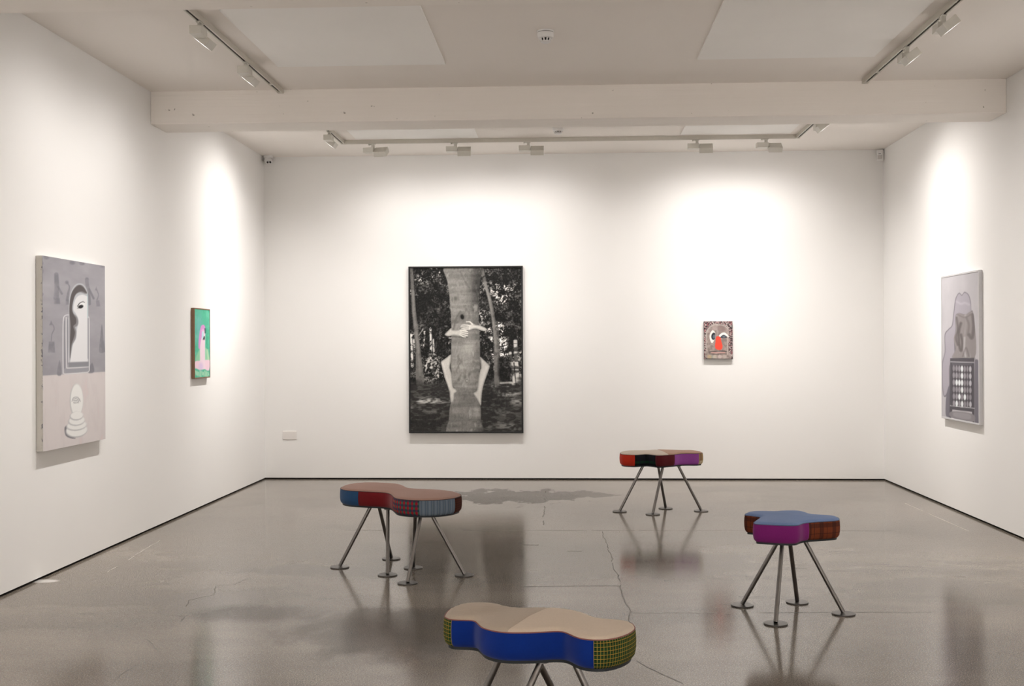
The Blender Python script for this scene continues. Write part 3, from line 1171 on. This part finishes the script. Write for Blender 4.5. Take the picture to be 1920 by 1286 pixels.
    a.put(a.stroke(P((158, 530), (185, 490)), 1.6, soft=.8), (170, 168, 164), .8)
    # the main trunk
    tr = a.poly(P((338, 60), (352, 170), (367, 280), (376, 400), (380, 520), (377, 640), (376, 740), (384, 850), (402, 905),
                  (385, 960), (370, 1010), (361, 1100), (357, 1200), (582, 1200), (580, 1100), (577, 1010), (556, 940), (560, 880),
                  (572, 780), (575, 660), (572, 540), (566, 430), (569, 280), (575, 160), (575, 60)), .8)
    bark = a.noise(30, 11, 3, 1.0, .5)
    rings = a.noise(10, 12, 3, .5, 4.0)
    cx = np.interp(Y, [500, 620, 810], [868, 873, 872])
    s = (X - cx) / 29.0
    val = 124 + 26 * (bark - .5) * 2 + 22 * (rings - .5) * 2 - 30 * np.clip(s, 0, 1.2) ** 2 - 6 * np.clip(-s - .6, 0, 1)
    val += 34 * np.exp(-((X - 881) / 13) ** 2 - ((Y - 655) / 13) ** 2)
    val += 20 * np.exp(-((X - 868) / 20) ** 2 - ((Y - 690) / 30) ** 2)
    val -= 46 * np.exp(-((X - 893) / 12) ** 2 - ((Y - 540) / 42) ** 2)
    val -= 30 * np.exp(-((X - 872) / 22) ** 2 - ((Y - 746) / 13) ** 2)
    val += 36 * np.exp(-((X - 895) / 6) ** 2 - ((Y - 772) / 14) ** 2)
    val -= 14 * np.clip((Y - 765) / 40, 0, 1)
    m = tr[..., None]
    a.px = a.px * (1 - m) + np.stack([val, val * .985, val * .955], -1) * m
    a.put(a.stroke(P((440, 370), (410, 420), (395, 490)), 2, soft=1.5) * tr, (72, 70, 68), .6)
    a.put(a.stroke(P((440, 100), (470, 160), (500, 210)), 1.6, soft=2) * tr, (84, 82, 80), .7)
    a.put(a.ell(867, 593, 7, 8, 0, 3), (86, 84, 81), .6)
    a.put(a.ell(866.8, 593.8, 3.4, 4.6, -.25, 1), (16, 15, 15))
    a.put(a.ell(854, 559, 3, 4, 0, 1.5), (80, 78, 75), .7)
    for ex, ey in ((875, 716), (860, 712), (880, 703), (872, 708)):
        a.put(a.ell(ex, ey, 2.2, 4, .3, 1.5), (84, 82, 79), .7)
    a.put(a.ell(875.5, 715, 1.5, 1.2, 0, .8), (190, 188, 182), .8)
    a.put(tr * np.clip((bark - .58) / .22, 0, 1), (84, 82, 79), .6)
    a.put(tr * np.clip((.36 - bark) / .2, 0, 1), (188, 186, 180), .5)

    # limbs
    def limb(mask, c=196, body=None):
        sh = (a.noise(12, 21, 2) * 16 - 8) + c
        if body is not None:
            sh = sh * (.74 + .26 * np.clip((body - .5) * 2.2, 0, 1))
        col = np.stack([sh, sh * .985, sh * .955], -1)
        k = mask[..., None]
        a.px = a.px * (1 - k) + col * k

    # soft contact shadows of the limbs on the bark in the picture
    a.put(a.stroke(Q((495, 392), (590, 398), (680, 402)), 3, soft=1.5) * tr, (70, 68, 66), .6)
    a.put(a.stroke(Q((680, 318), (790, 300), (850, 320)), 3, soft=1.5) * tr, (70, 68, 66), .6)
    # left arm and hand
    _q = Q((408, 372), (425, 345), (470, 300), (492, 288), (500, 312), (560, 312), (600, 305), (640, 318), (648, 350), (620, 385),
                  (585, 388), (520, 378), (450, 390))
    limb(a.poly(_q, .6), 186, a.poly(_q, 3.2))
    for f in (((610, 322), (660, 332), (690, 330)), ((610, 342), (650, 350), (692, 357)), ((605, 358), (650, 374), (688, 384)),
              ((595, 370), (630, 392), (662, 398)), ((600, 318), (640, 316), (672, 322))):
        limb(a.stroke(Q(*f), 2.9, 1.8, soft=.5), 200)
    for f in (((620, 333), (684, 343)), ((615, 352), (682, 370)), ((605, 368), (660, 390))):
        a.put(a.stroke(Q(*f), .7, soft=.5), (96, 94, 90), .7)
    # right arm and hand
    _q = Q((928, 312), (905, 285), (840, 258), (790, 250), (740, 232), (705, 262), (690, 295), (705, 318), (760, 300), (800, 300), (850, 318), (900, 328))
    limb(a.poly(_q, .6), 188, a.poly(_q, 3.2))
    for f in (((720, 262), (660, 252), (612, 256)), ((715, 272), (650, 274), (606, 272)), ((710, 284), (660, 290), (616, 296)),
              ((712, 298), (670, 304), (632, 312)), ((745, 240), (715, 214), (672, 214))):
        limb(a.stroke(Q(*f), 2.9, 1.8, soft=.5), 202)
    for f in (((705, 268), (615, 264)), ((702, 280), (615, 284)), ((700, 292), (630, 304))):
        a.put(a.stroke(Q(*f), .7, soft=.5), (96, 94, 90), .7)
    # left leg and foot
    _q = Q((484, 612), (420, 655), (365, 695), (362, 720), (380, 790), (410, 900), (440, 980), (465, 1060), (470, 1130), (485, 1190), (505, 1190),
                  (522, 1150), (525, 1090), (553, 1062), (540, 1030), (512, 1010), (500, 940), (490, 850), (470, 770), (478, 720), (486, 690))
    limb(a.poly(_q, .6), 186, a.poly(_q, 3.2))
    limb(a.stroke(Q((385, 720), (430, 900), (470, 1030)), 3.5, 3, soft=2.5) * .6, 204)
    a.put(a.stroke(Q((486, 640), (480, 730), (474, 770)), 3, soft=2), (104, 102, 98), .55)
    # right leg and foot
    _q = Q((838, 640), (890, 680), (955, 745), (955, 775), (925, 860), (890, 960), (868, 1050), (858, 1130), (852, 1225), (835, 1215), (800, 1150),
                  (762, 1095), (765, 1075), (800, 1050), (812, 990), (822, 900), (840, 810), (850, 770), (845, 700))
    limb(a.poly(_q, .6), 180, a.poly(_q, 3.2))
    limb(a.stroke(Q((915, 770), (870, 900), (835, 1050)), 3.5, 3, soft=2.5) * .6, 200)
    a.put(a.stroke(Q((842, 660), (850, 720), (852, 770)), 3, soft=2), (104, 102, 98), .55)
    a.px += (a.noise(160, 31, 1)[..., None] - .5) * 12
    return a


# --- tall grey and white canvas on the left wall
def art_arch():
    q = [(79, 479.7), (197, 498.3), (197, 823), (82, 845.9)]
    a = Art(190, 260, q, (163, 161, 167))
    P = T(2.796, 20, 450)
    Q = T(5.357, 70, 470)
    n1 = a.noise(5, 40, 4, .6, 2.0)
    a.px += (n1[..., None] - .5) * 26
    low = a.poly(P((150, 718), (300, 708), (510, 694), (510, 1130), (150, 1130)), 1.0, False)
    a.put(low, (216, 209, 208))
    st = a.noise(9, 41, 4, 1.6, .6)
    a.put(low * np.clip((st - .45) / .3, 0, 1), (205, 198, 199), .6)
    a.put(low * np.clip((st - .6) / .15, 0, 1), (222, 205, 204), .6)
    grey = (126, 126, 133)

    def smudge(mask, c=grey, k=.85):
        a.put(mask * np.clip(.25 + 1.3 * a.noise(12, 44, 3, 1.0, 1.6), 0, 1), c, k)
    smudge(a.stroke(Q((190, 245), (192, 300), (196, 370), (192, 440), (190, 480)), 8, 10, .9))
    smudge(a.poly(Q((160, 480), (225, 485), (228, 545), (170, 545)), 1.0, False))
    smudge(a.stroke(Q((205, 370), (245, 440)), 4, 4, .8))
    smudge(a.ell(*Q((296, 325))[0], 3.2, 3.2))
    smudge(a.stroke(Q((300, 330), (322, 370), (310, 430), (300, 500)), 1.2, 5, .8))
    smudge(a.poly(Q((285, 500), (318, 500), (320, 552), (285, 552)), .8, False))
    smudge(a.stroke(Q((498, 290), (500, 340), (515, 420), (522, 540)), 7, 6, .9))
    smudge(a.stroke(Q((520, 390), (565, 485)), 4, 4, .8))
    smudge(a.poly(Q((580, 400), (592, 362), (605, 405)), .8, False))
    smudge(a.stroke(Q((600, 405), (615, 450), (600, 500)), 1.2, 2, .8))
    smudge(a.poly(Q((590, 510), (622, 500), (632, 566), (592, 566)), .8, False), k=.6)
    smudge(a.poly(Q((120, 760), (140, 715), (160, 760)), .8, False))
    smudge(a.stroke(Q((160, 760), (170, 800), (148, 850), (142, 920)), 1.6, 1.6, .8))
    smudge(a.poly(Q((118, 925), (172, 925), (180, 1035), (110, 1035)), .8, False))
    smudge(a.poly(Q((648, 750), (665, 900), (680, 1000), (680, 1025), (622, 1028), (630, 900)), .9))
    smudge(a.poly(Q((225, 1110), (245, 1250), (200, 1250)), .9))
    smudge(a.poly(Q((548, 1135), (570, 1225), (510, 1232)), .9))
    for p in ((350, 120), (450, 125), (90, 70)):
        smudge(a.ell(*Q(p)[0], 5, 4))
    smudge(a.ell(*Q((660, 155))[0], 4, 2))
    for i in range(24):
        y = 85 + i * 41
        a.put(a.ell(*P((166, y))[0], 1.0 + (i % 3) * .6, 3 + (i % 5), 0, .8), (122, 120, 132), .5 * (i % 4 > 0))
    # frame lines
    wht = (224, 224, 226)
    for pts in (((318, 655), (285, 660), (262, 700), (258, 900), (260, 1200), (268, 1244), (320, 1246), (450, 1235), (515, 1222), (522, 1150), (522, 900), (520, 700), (508, 670)),
                ((290, 680), (290, 900), (296, 1188)), ((300, 1190), (400, 1185), (512, 1175)), ((316, 690), (318, 900), (312, 1130))):
        a.put(a.stroke(Q(*pts), 1.6, soft=.6), wht, .95)
    a.put(a.stroke(Q((272, 720), (275, 1190)), 1.6, soft=.6), (138, 138, 146), .9)
    a.put(a.stroke(Q((303, 700), (306, 1150)), 1.4, soft=.6), (138, 138, 146), .9)
    a.put(a.poly(Q((318, 1135), (515, 1125), (515, 1172), (318, 1182)), .6, False), (142, 143, 149))
    a.put(a.poly(Q((280, 1200), (515, 1185), (512, 1220), (285, 1240)), .6, False), (158, 158, 165))
    # arch: halo, hair, face
    a.put(a.poly(Q((318, 1130), (314, 800), (316, 560), (330, 440), (370, 360), (420, 332), (470, 352), (505, 430), (512, 600)), .8, True, Q((512, 1122))), (190, 193, 198))
    a.put(a.poly(Q((326, 1095), (322, 800), (322, 560), (338, 450), (375, 375), (420, 345), (465, 365), (497, 430), (480, 440), (430, 425), (385, 450),
                   (360, 520), (352, 590), (365, 640), (395, 670), (410, 720), (400, 765), (380, 780), (392, 830), (380, 900), (350, 960), (338, 1040)), .7), (140, 138, 141))
    a.put(a.poly(Q((328, 1090), (330, 900), (335, 760), (322, 620), (330, 500), (350, 420), (390, 368), (430, 352), (470, 380), (497, 432), (440, 415),
                   (385, 445), (358, 520), (348, 600), (365, 650), (388, 690), (388, 740), (362, 770), (378, 830), (365, 890), (342, 960)), .7), (96, 91, 92))
    a.put(a.poly(Q((505, 465), (450, 448), (400, 470), (370, 530), (362, 600), (385, 640), (410, 690), (414, 740), (402, 775), (395, 830), (390, 890), (360, 950),
                   (345, 1020), (330, 1128)), .7, True, Q((505, 1122))), (228, 228, 230))
    a.put(a.stroke(Q((510, 690), (510, 1090)), 2.4, soft=.6), (160, 160, 167))
    a.put(a.stroke(Q((505, 440), (505, 680)), 1.0, soft=.6), (150, 190, 195), .6)
    # eye
    a.put(a.ell(*Q((442, 556))[0], 6.5, 5, -.4, .8), (240, 240, 241))
    a.put(a.ell(*Q((436, 570))[0], 5.0, 3.2, -.35, .6), (28, 26, 28))
    a.put(a.stroke(Q((404, 566), (425, 535), (455, 520), (474, 526)), 1.5, .8, .6), (36, 34, 36))
    a.put(a.stroke(Q((402, 585), (410, 590)), 1, .5, .6), (60, 58, 60))
    # pawn figure below
    a.put(a.poly(P((284, 985), (300, 975), (300, 1020), (340, 1038), (320, 1040), (290, 1025)), .8), (120, 118, 124))
    a.put(a.ell(*P((345, 845))[0], 12.5, 31, 0, .8), (192, 192, 192))
    a.put(a.ell(*P((347, 843))[0], 11.5, 30, 0, .8), (236, 236, 234))
    for cy, rx, ry in ((1000, 20, 12.5), (975, 19, 9), (950, 15.5, 9), (925, 12.5, 8)):
        a.put(a.ell(*P((345, cy))[0], rx, ry, -.12, .8), (184, 184, 186))
        a.put(a.ell(*P((347, cy - 3))[0], rx - .8, ry - 1.0, -.12, .8), (236, 236, 234))
    for i in range(6):
        a.put(a.stroke(P((326 + i, 836 + i * 5), (345, 832 + i * 5), (362 - i, 838 + i * 4)), .9, soft=.5), (150, 150, 152), .7)
    a.put(a.stroke(P((322, 850), (330, 830), (352, 828), (366, 850)), 1.2, soft=.5), (170, 170, 172), .9)
    return a


# --- small green painting on the left wall
def art_green():
    q = [(364.9, 578), (393.3, 581), (393.3, 706.2), (364.9, 709)]
    a = Art(70, 150, q, (84, 186, 152))
    P = T(6.77, 330, 550)
    n = a.noise(6, 50, 4)
    a.put(np.clip((n - .5) / .3, 0, 1), (118, 204, 178), .6)
    a.put(np.clip((a.noise(5, 51, 3) - .5) / .3, 0, 1), (54, 160, 124), .6)
    a.put(a.ell(*P((285, 430))[0], 6, 22, 0, 5), (132, 188, 200), .6)
    a.put(a.poly(P((250, 860), (290, 720), (330, 690), (390, 700), (415, 780), (425, 870)), 1.5), (150, 206, 168), .9)
    a.put(a.stroke(P((400, 720), (415, 860)), 3, soft=1.5), (208, 222, 190), .7)
    a.put(a.poly(P((238, 870), (300, 858), (430, 852), (425, 965), (400, 985), (350, 960), (300, 975), (260, 960), (238, 950)), 1.0), (236, 206, 220))
    for i in range(9):
        x = 245 + i * 20
        a.put(a.stroke(P((x, 990 + (i % 3) * 8), (x + 10, 1040 + (i % 4) * 6)), 2.0, soft=1), (216, 228, 200), .7)
    a.put(a.poly(P((285, 690), (286, 600), (300, 490), (318, 415), (345, 393), (368, 412), (374, 460), (372, 520), (340, 520), (320, 600), (303, 700)), .7), (214, 150, 208))
    a.put(a.stroke(P((330, 470), (345, 455), (360, 462)), 2, soft=1), (234, 190, 226), .8)
    a.put(a.poly(P((304, 700), (315, 600), (330, 540), (332, 480), (360, 470), (372, 520), (370, 700), (370, 900), (372, 960), (302, 960), (303, 850)), .7), (236, 214, 226))
    a.put(a.poly(P((332, 590), (330, 500), (345, 480), (352, 540)), .7), (190, 222, 232))
    a.put(a.stroke(P((370, 445), (372, 500)), 2.0, soft=.6), (52, 74, 84))
    a.put(a.poly(P((342, 585), (355, 540), (366, 545), (366, 585)), .6, False), (34, 34, 40))
    a.put(a.ell(*P((356, 590))[0], 1.8, .8, 0, .5), (190, 160, 170))
    a.put(a.ell(*P((315, 930))[0], 4, 7, 0, 2), (212, 190, 226), .7)
    return a


# --- small painted face on the back wall
def art_face():
    q = [(1320.2, 602.6), (1373.6, 602.4), (1373.6, 672.6), (1320.4, 672.8)]
    a = Art(140, 185, q, (70, 60, 62))
    P = T(9.892, 1280, 580)
    n3 = a.noise(34, 60, 2)
    n4 = a.noise(30, 61, 2)
    a.put(np.clip((n3 - .52) / .08, 0, 1), (198, 168, 166), .85)
    a.put(np.clip((n4 - .60) / .07, 0, 1), (218, 212, 204), .8)
    a.put(np.clip((a.noise(24, 62, 2) - .62) / .05, 0, 1), (150, 84, 90), .7)
    a.put(np.clip((n3 - .30) / -.06, 0, 1), (30, 28, 34), .8)
    head = a.poly(P((440, 900), (455, 700), (440, 520), (450, 400), (500, 310), (590, 270), (680, 275), (780, 300), (850, 370), (865, 480), (850, 620), (855, 760), (880, 905)), 1.0)
    a.put(head, (158, 144, 138))
    b = a.noise(12, 64, 4)
    a.put(head * np.clip((b - .5) / .2, 0, 1), (182, 164, 160), .7)
    a.put(head * np.clip((.46 - b) / .12, 0, 1), (132, 120, 116), .8)
    a.put(a.stroke(P((450, 760), (440, 520), (470, 380), (560, 295), (640, 280)), 2.4, soft=1), (198, 188, 182), .8)
    a.put(a.stroke(P((640, 290), (770, 300), (850, 370)), 2.2, soft=1), (194, 186, 180), .8)
    a.put(a.stroke(P((840, 420), (835, 600), (825, 830)), 1.6, soft=.7), (200, 184, 176), .9)
    a.put(a.stroke(P((640, 300), (640, 500)), 2, soft=1), (180, 168, 162), .6)
    a.put(a.poly(P((650, 320), (700, 300), (790, 340), (800, 400), (690, 420), (650, 380)), 2), (142, 124, 120), .8)
    # eyes
    a.put(a.poly(P((560, 385), (605, 430), (615, 500), (590, 570), (548, 625), (515, 580), (500, 500), (520, 430)), .5), (240, 236, 230))
    a.put(a.ell(*P((576, 498))[0], 4.2, 6.6, .12, .5), (44, 46, 52))
    a.put(a.ell(*P((580, 505))[0], 2.2, 3.8, .12, .5), (92, 106, 118))
    a.put(a.poly(P((600, 460), (620, 480), (618, 560), (600, 570)), .5), (158, 144, 138))
    a.put(a.poly(P((670, 500), (700, 455), (750, 430), (800, 438), (855, 500), (845, 515), (770, 478), (710, 510)), .5), (242, 240, 236))
    a.put(a.poly(P((702, 522), (735, 482), (770, 474), (805, 495), (822, 520), (770, 528)), .5), (56, 58, 64))
    a.put(a.ell(*P((765, 505))[0], 3.0, 1.8, 0, .5), (104, 112, 122))
    # nose, mouth
    a.put(a.poly(P((620, 520), (655, 495), (700, 520), (720, 600), (740, 680), (725, 735), (680, 752), (625, 735), (602, 690), (610, 600)), .4), (240, 82, 64))
    a.put(a.stroke(P((500, 790), (600, 775), (720, 770), (810, 778)), 1.4, soft=.6), (74, 66, 64), .9)
    a.put(a.stroke(P((500, 822), (620, 830), (720, 822), (815, 825)), 1.2, soft=.6), (84, 76, 72), .8)
    a.put(a.stroke(P((540, 800), (620, 802), (700, 800), (780, 800)), 2, soft=.6), (206, 158, 150), .9)
    for x, c in ((540, (150, 158, 150)), (600, (196, 186, 170)), (690, (204, 188, 182)), (780, (190, 176, 168)), (500, (190, 166, 130))):
        a.put(a.ell(*P((x, 875))[0], 4, 3.4, .2, 1.2), c, .8)
    a.put(a.stroke(P((395, 918), (560, 912), (700, 920), (925, 915)), 1.0, soft=.5), (30, 28, 28), .9)
    return a


# --- grey painting of a chair-like figure on the right wall
def art_chair():
    q = [(1765.2, 519.3), (1834.8, 508), (1835.0, 794), (1765.2, 782.5)]
    a = Art(150, 215, q, (188, 185, 189))
    P = T(3.674, 1730, 480)
    n = a.noise(5, 70, 4)
    a.px += (n[..., None] - .5) * 14
    lil = (168, 163, 172)
    a.put(a.poly(P((128, 880), (130, 740), (148, 660), (148, 540), (175, 500), (200, 470), (212, 380), (225, 290), (250, 248), (270, 262), (290, 242), (318, 262),
                   (332, 310), (336, 370), (345, 375), (357, 450), (360, 560), (350, 700), (200, 720), (185, 900), (165, 960), (140, 970)), .8), (120, 116, 122))
    a.put(a.poly(P((132, 880), (134, 740), (152, 660), (152, 545), (178, 505), (204, 474), (216, 384), (229, 294), (250, 254), (270, 268), (290, 248), (315, 266),
                   (328, 312), (332, 380), (300, 400), (250, 390), (225, 410), (225, 500), (215, 580), (215, 700), (180, 760), (178, 900), (160, 950), (142, 962)), .8), lil)
    a.put(a.stroke(P((235, 310), (265, 325), (290, 318), (320, 330)), 3, soft=2), (188, 184, 192), .8)
    body = a.poly(P((230, 405), (250, 388), (290, 400), (340, 378), (357, 450), (358, 700), (205, 705), (225, 640), (212, 570), (228, 510), (225, 440)), .8)
    a.put(body, (146, 140, 140))
    b = a.noise(9, 72, 4, 1.4, .5)
    a.put(body * np.clip((b - .5) / .25, 0, 1), (172, 168, 170), .8)
    for pts, w, c in ((((232, 420), (240, 500), (228, 560), (240, 610)), 4, (96, 90, 90)), (((262, 460), (248, 520), (250, 600), (262, 650), (272, 600), (262, 540)), 5, (92, 86, 86)),
                      (((300, 420), (318, 470), (310, 540)), 4, (122, 116, 116)), (((345, 400), (352, 480), (340, 560), (320, 540)), 6, (104, 98, 99)),
                      (((288, 560), (285, 640), (295, 690)), 3, (196, 193, 195)), (((275, 690), (298, 630), (318, 690)), 1.6, (104, 98, 99)), (((240, 400), (290, 420), (330, 400)), 2, (118, 112, 112))):
        a.put(a.stroke(P(*pts), w, soft=1.6) * body, c, .75)
    # dark side shapes and chair back
    a.put(a.poly(P((358, 740), (365, 712), (380, 715), (386, 760), (386, 1150), (356, 1150)), .8), (118, 115, 124))
    a.put(a.poly(P((158, 965), (182, 900), (186, 1100), (168, 1115), (152, 1090)), .8), (116, 113, 122))
    a.put(a.poly(P((186, 703), (356, 700), (354, 1150), (340, 1150), (338, 1075), (200, 1062), (192, 1122), (180, 1120)), .5, False), (84, 81, 87))
    a.put(a.poly(P((190, 735), (350, 735), (350, 1048), (188, 1038)), .5, False), (96, 93, 100))
    a.put(a.stroke(P((190, 728), (352, 732)), 1.6, soft=.4), (190, 188, 191), .9)
    a.put(a.stroke(P((186, 1035), (354, 1050)), 1.6, soft=.4), (190, 188, 191), .9)
    a.put(a.stroke(P((196, 740), (196, 1035)), 1.2, soft=.4), (70, 67, 73), .9)
    a.put(a.stroke(P((342, 740), (344, 1040)), 1.2, soft=.4), (70, 67, 73), .9)
    a.put(a.poly(P((200, 755), (338, 752), (338, 1042), (200, 1034)), .6, False), (76, 73, 79))
    a.put(a.poly(P((196, 1075), (342, 1090), (342, 1145), (194, 1118)), .8), (136, 132, 136))
    a.put(a.poly(P((215, 1082), (320, 1092), (318, 1128), (218, 1112)), 1.5), (158, 154, 158), .8)
    white = {(0, 3), (1, 3), (2, 1), (2, 2), (2, 3), (3, 3), (4, 2), (4, 4), (5, 1), (5, 3)}
    light = {(0, 5), (1, 5), (5, 5), (2, 5)}
    for r in range(6):
        for c in range(6):
            x = (211, 231, 250, 269, 289, 328)[c] if c < 5 else 327
            if c == 4:
                x = 288
            y = 776 + r * 49 + (c - 2.5) * 1.0
            col = (232, 236, 238) if (r, c) in white else ((186, 184, 190) if (r, c) in light else (140 + 8 * ((r + c) % 3), 136 + 8 * ((r + c) % 3), 142 + 8 * ((r + c) % 3)))
            a.put(a.ell(*P((x, y))[0], 2.3, 5.9, 0, .5), col)
        a.put(a.ell(*P((307, 777 + r * 49))[0], 2.0, 5.6, 0, .5), (146, 142, 148))
    return a


def canvas_side_mat():
    t = NT('raw_canvas_edge')
    p = t.pos()
    n = t.noise(p, 35, 4, .65)
    z = t.n('ShaderNodeSeparateXYZ')
    t.l(p, z.inputs[0])
    edge = t.ramp(z.outputs[2], .026, .041)
    c = t.mix(t.noise(p, 6, 3), (.50, .475, .43, 1), (.60, .575, .53, 1))
    t.base(t.mix(t.m('MULTIPLY', t.ramp(n, .54, .60), edge), c, (.16, .155, .18, 1)))
    t.rough(.85, .15)
    return t.mat


M['canvas_side'] = canvas_side_mat()
M['black_frame'] = plain('black_frame_wood', (.012, .012, .013), .4, .4)
M['brown_frame'] = plain('brown_wood_frame', (.21, .12, .07), .5, .3, var=.15, scale=18)
M['grey_frame'] = plain('pale_grey_frame', (.55, .54, .55), .5, .3)
M['dark_edge'] = plain('dark_canvas_edge', (.05, .045, .045), .8, .2)
M['mount'] = plain('frame_backing', (.25, .24, .23), .8, .2)

hang('framed_photograph', 'large black-framed black and white photograph of limbs hugging a tree trunk, on the back wall', 'photograph',
     BACK, (-1.043, YB, 1.350), 1.190, 1.732, .036, art_photo(), M['print'], 'print', 1.22, M['mount'], (.0165, .008, M['black_frame']))
hang('canvas_painting', 'tall grey canvas with an arched face above a white pawn, on the left wall', 'painting',
     LEFT, (XL, 6.986, 1.358), .906, 1.170, .0425, art_arch(), M['paint'], 'painted_face', .95, M['canvas_side'])
hang('framed_painting', 'small green painting of a pink-haired figure in a brown frame, on the left wall', 'painting',
     LEFT, (XL, 9.510, 1.422), .414, .600, .030, art_green(), M['paint'], 'painted_face', 1.0, M['mount'], (.010, .002, M['brown_frame']))
hang('canvas_painting', 'small painted face with a red nose, on the back wall', 'painting',
     BACK, (1.558, YB, 1.438), .292, .387, .027, art_face(), M['paint'], 'painted_face', .95, M['dark_edge'])
hang('framed_painting', 'tall grey painting of a chair with rows of ovals, on the right wall', 'painting',
     RIGHT, (XR, 9.332, 1.364), .878, 1.212, .030, art_chair(), M['paint'], 'painted_face', .95, M['mount'], (.014, .003, M['grey_frame']))

# ------------------------------------------------------------------ small fittings
# blank wall plate
pl = tag(empty('wall_plate', (-2.900, YB, .460)), 'small blank white cover plate low on the back wall', 'wall plate')
box_obj('plate', (-.073, -.007, -.044), (.073, .002, .044), M['grey_plate'], pl, .004)
box_obj('back_box', (-.068, -.003, -.040), (.068, .004, .040), M['grey_plastic'], pl)


def smoke_detector(loc, label):
    r = tag(empty('smoke_detector', loc), label, 'smoke detector')
    lathe_obj('mounting_base', [(.052, 0), (.052, -.006), (.050, -.009)], M['white_plastic'], r)
    lathe_obj('shadow_gap', [(.0475, -.009), (.0475, -.013)], M['dark_plastic'], r)
    lathe_obj('body', [(.051, -.013), (.051, -.030), (.047, -.042), (.041, -.046)], M['white_plastic'], r)
    lathe_obj('sensing_chamber', [(.026, -.045), (.024, -.064)], M['dark_plastic'], r)
    for k in range(10):
        a = 2 * math.pi * k / 10
        tube_obj('vent_rib', (.036 * math.cos(a), .036 * math.sin(a), -.045), (.028 * math.cos(a), .028 * math.sin(a), -.066), .0045, M['white_plastic'], r, n=8)
    lathe_obj('cap', [(.031, -.063), (.031, -.068), (.022, -.073), (.006, -.075)], M['white_plastic'], r)
    return r


smoke_detector((-.121, 6.93, H_FRONT), 'round white smoke detector on the near ceiling bay')
smoke_detector((-.068, 10.16, H_BACK), 'round smoke detector peeping below the beam, on the far ceiling bay')

# surveillance camera in the left back corner
cc = tag(empty('surveillance_camera', (-3.100, 11.545, H_BACK)), 'small white dome camera in the left back ceiling corner', 'camera')
box_obj('corner_bracket', (-.058, -.035, -.052), (-.048, .066, -.004), M['grey_plastic'], cc, .002)
lathe_obj('mounting_base', [(.050, 0), (.050, -.018), (.044, -.026)], M['white_plastic'], cc)
bm = bmesh.new()
bmesh.ops.create_uvsphere(bm, u_segments=28, v_segments=18, radius=.042)
_dm = link('dome', bm_mesh(bm, 'dome'), M['white_plastic'], cc, True)
_dm.location = (.004, -.006, -.048)
_ax = Vector((.35, -.80, -.48)).normalized()
_sd = Vector((1, .35, .12)).normalized()
_cn = Vector((.004, -.006, -.048))
for s in (-1, 1):
    c0 = _cn + _ax * .036 + _sd * (.0135 * s) + Vector((0, 0, -.004))
    ln = tube_obj('lens', c0, c0 + _ax * .010, .0095, M['dark_plastic'], cc, n=20)
ring_ = []
for k in range(15):
    a = math.pi * k / 14
    ring_.append(_cn + _ax * .018 + Vector((math.cos(a) * .040, 0, math.sin(a) * .036)))
bm = bmesh.new()
for p, q in zip(ring_[:-1], ring_[1:]):
    bm_tube(bm, p, q, .0035, n=8)
link('dome_collar', bm_mesh(bm, 'dome_collar'), M['grey_plastic'], cc, True)

# movement sensor in the right back corner
ps = tag(empty('motion_sensor', (XR - .036, YB - .030, 3.315)), 'small white motion sensor in the right back ceiling corner', 'sensor')
ps.rotation_euler = (0, 0, math.radians(-28))
bm = bmesh.new()
bm_box(bm, (-.034, -.026, -.058), (.034, .022, .058), .012, 3)
for v in bm.verts:
    if v.co.z < -.02 and v.co.y < 0:
        v.co.y += .014 * min(1, (-.02 - v.co.z) / .035)
_b = link('housing', bm_mesh(bm, 'housing'), M['white_plastic'], ps)
shade_by_angle(_b, 50)
box_obj('lens_window', (-.022, -.0265, -.040), (.022, -.018, .002), M['grey_plastic'], ps, .003)
box_obj('indicator_slot', (-.012, -.0268, .010), (.012, -.022, .0145), M['dark_plastic'], ps)
box_obj('wall_bracket', (-.030, .018, -.055), (.030, .034, .055), M['grey_plastic'], ps, .002)

bpy.context.view_layer.update()
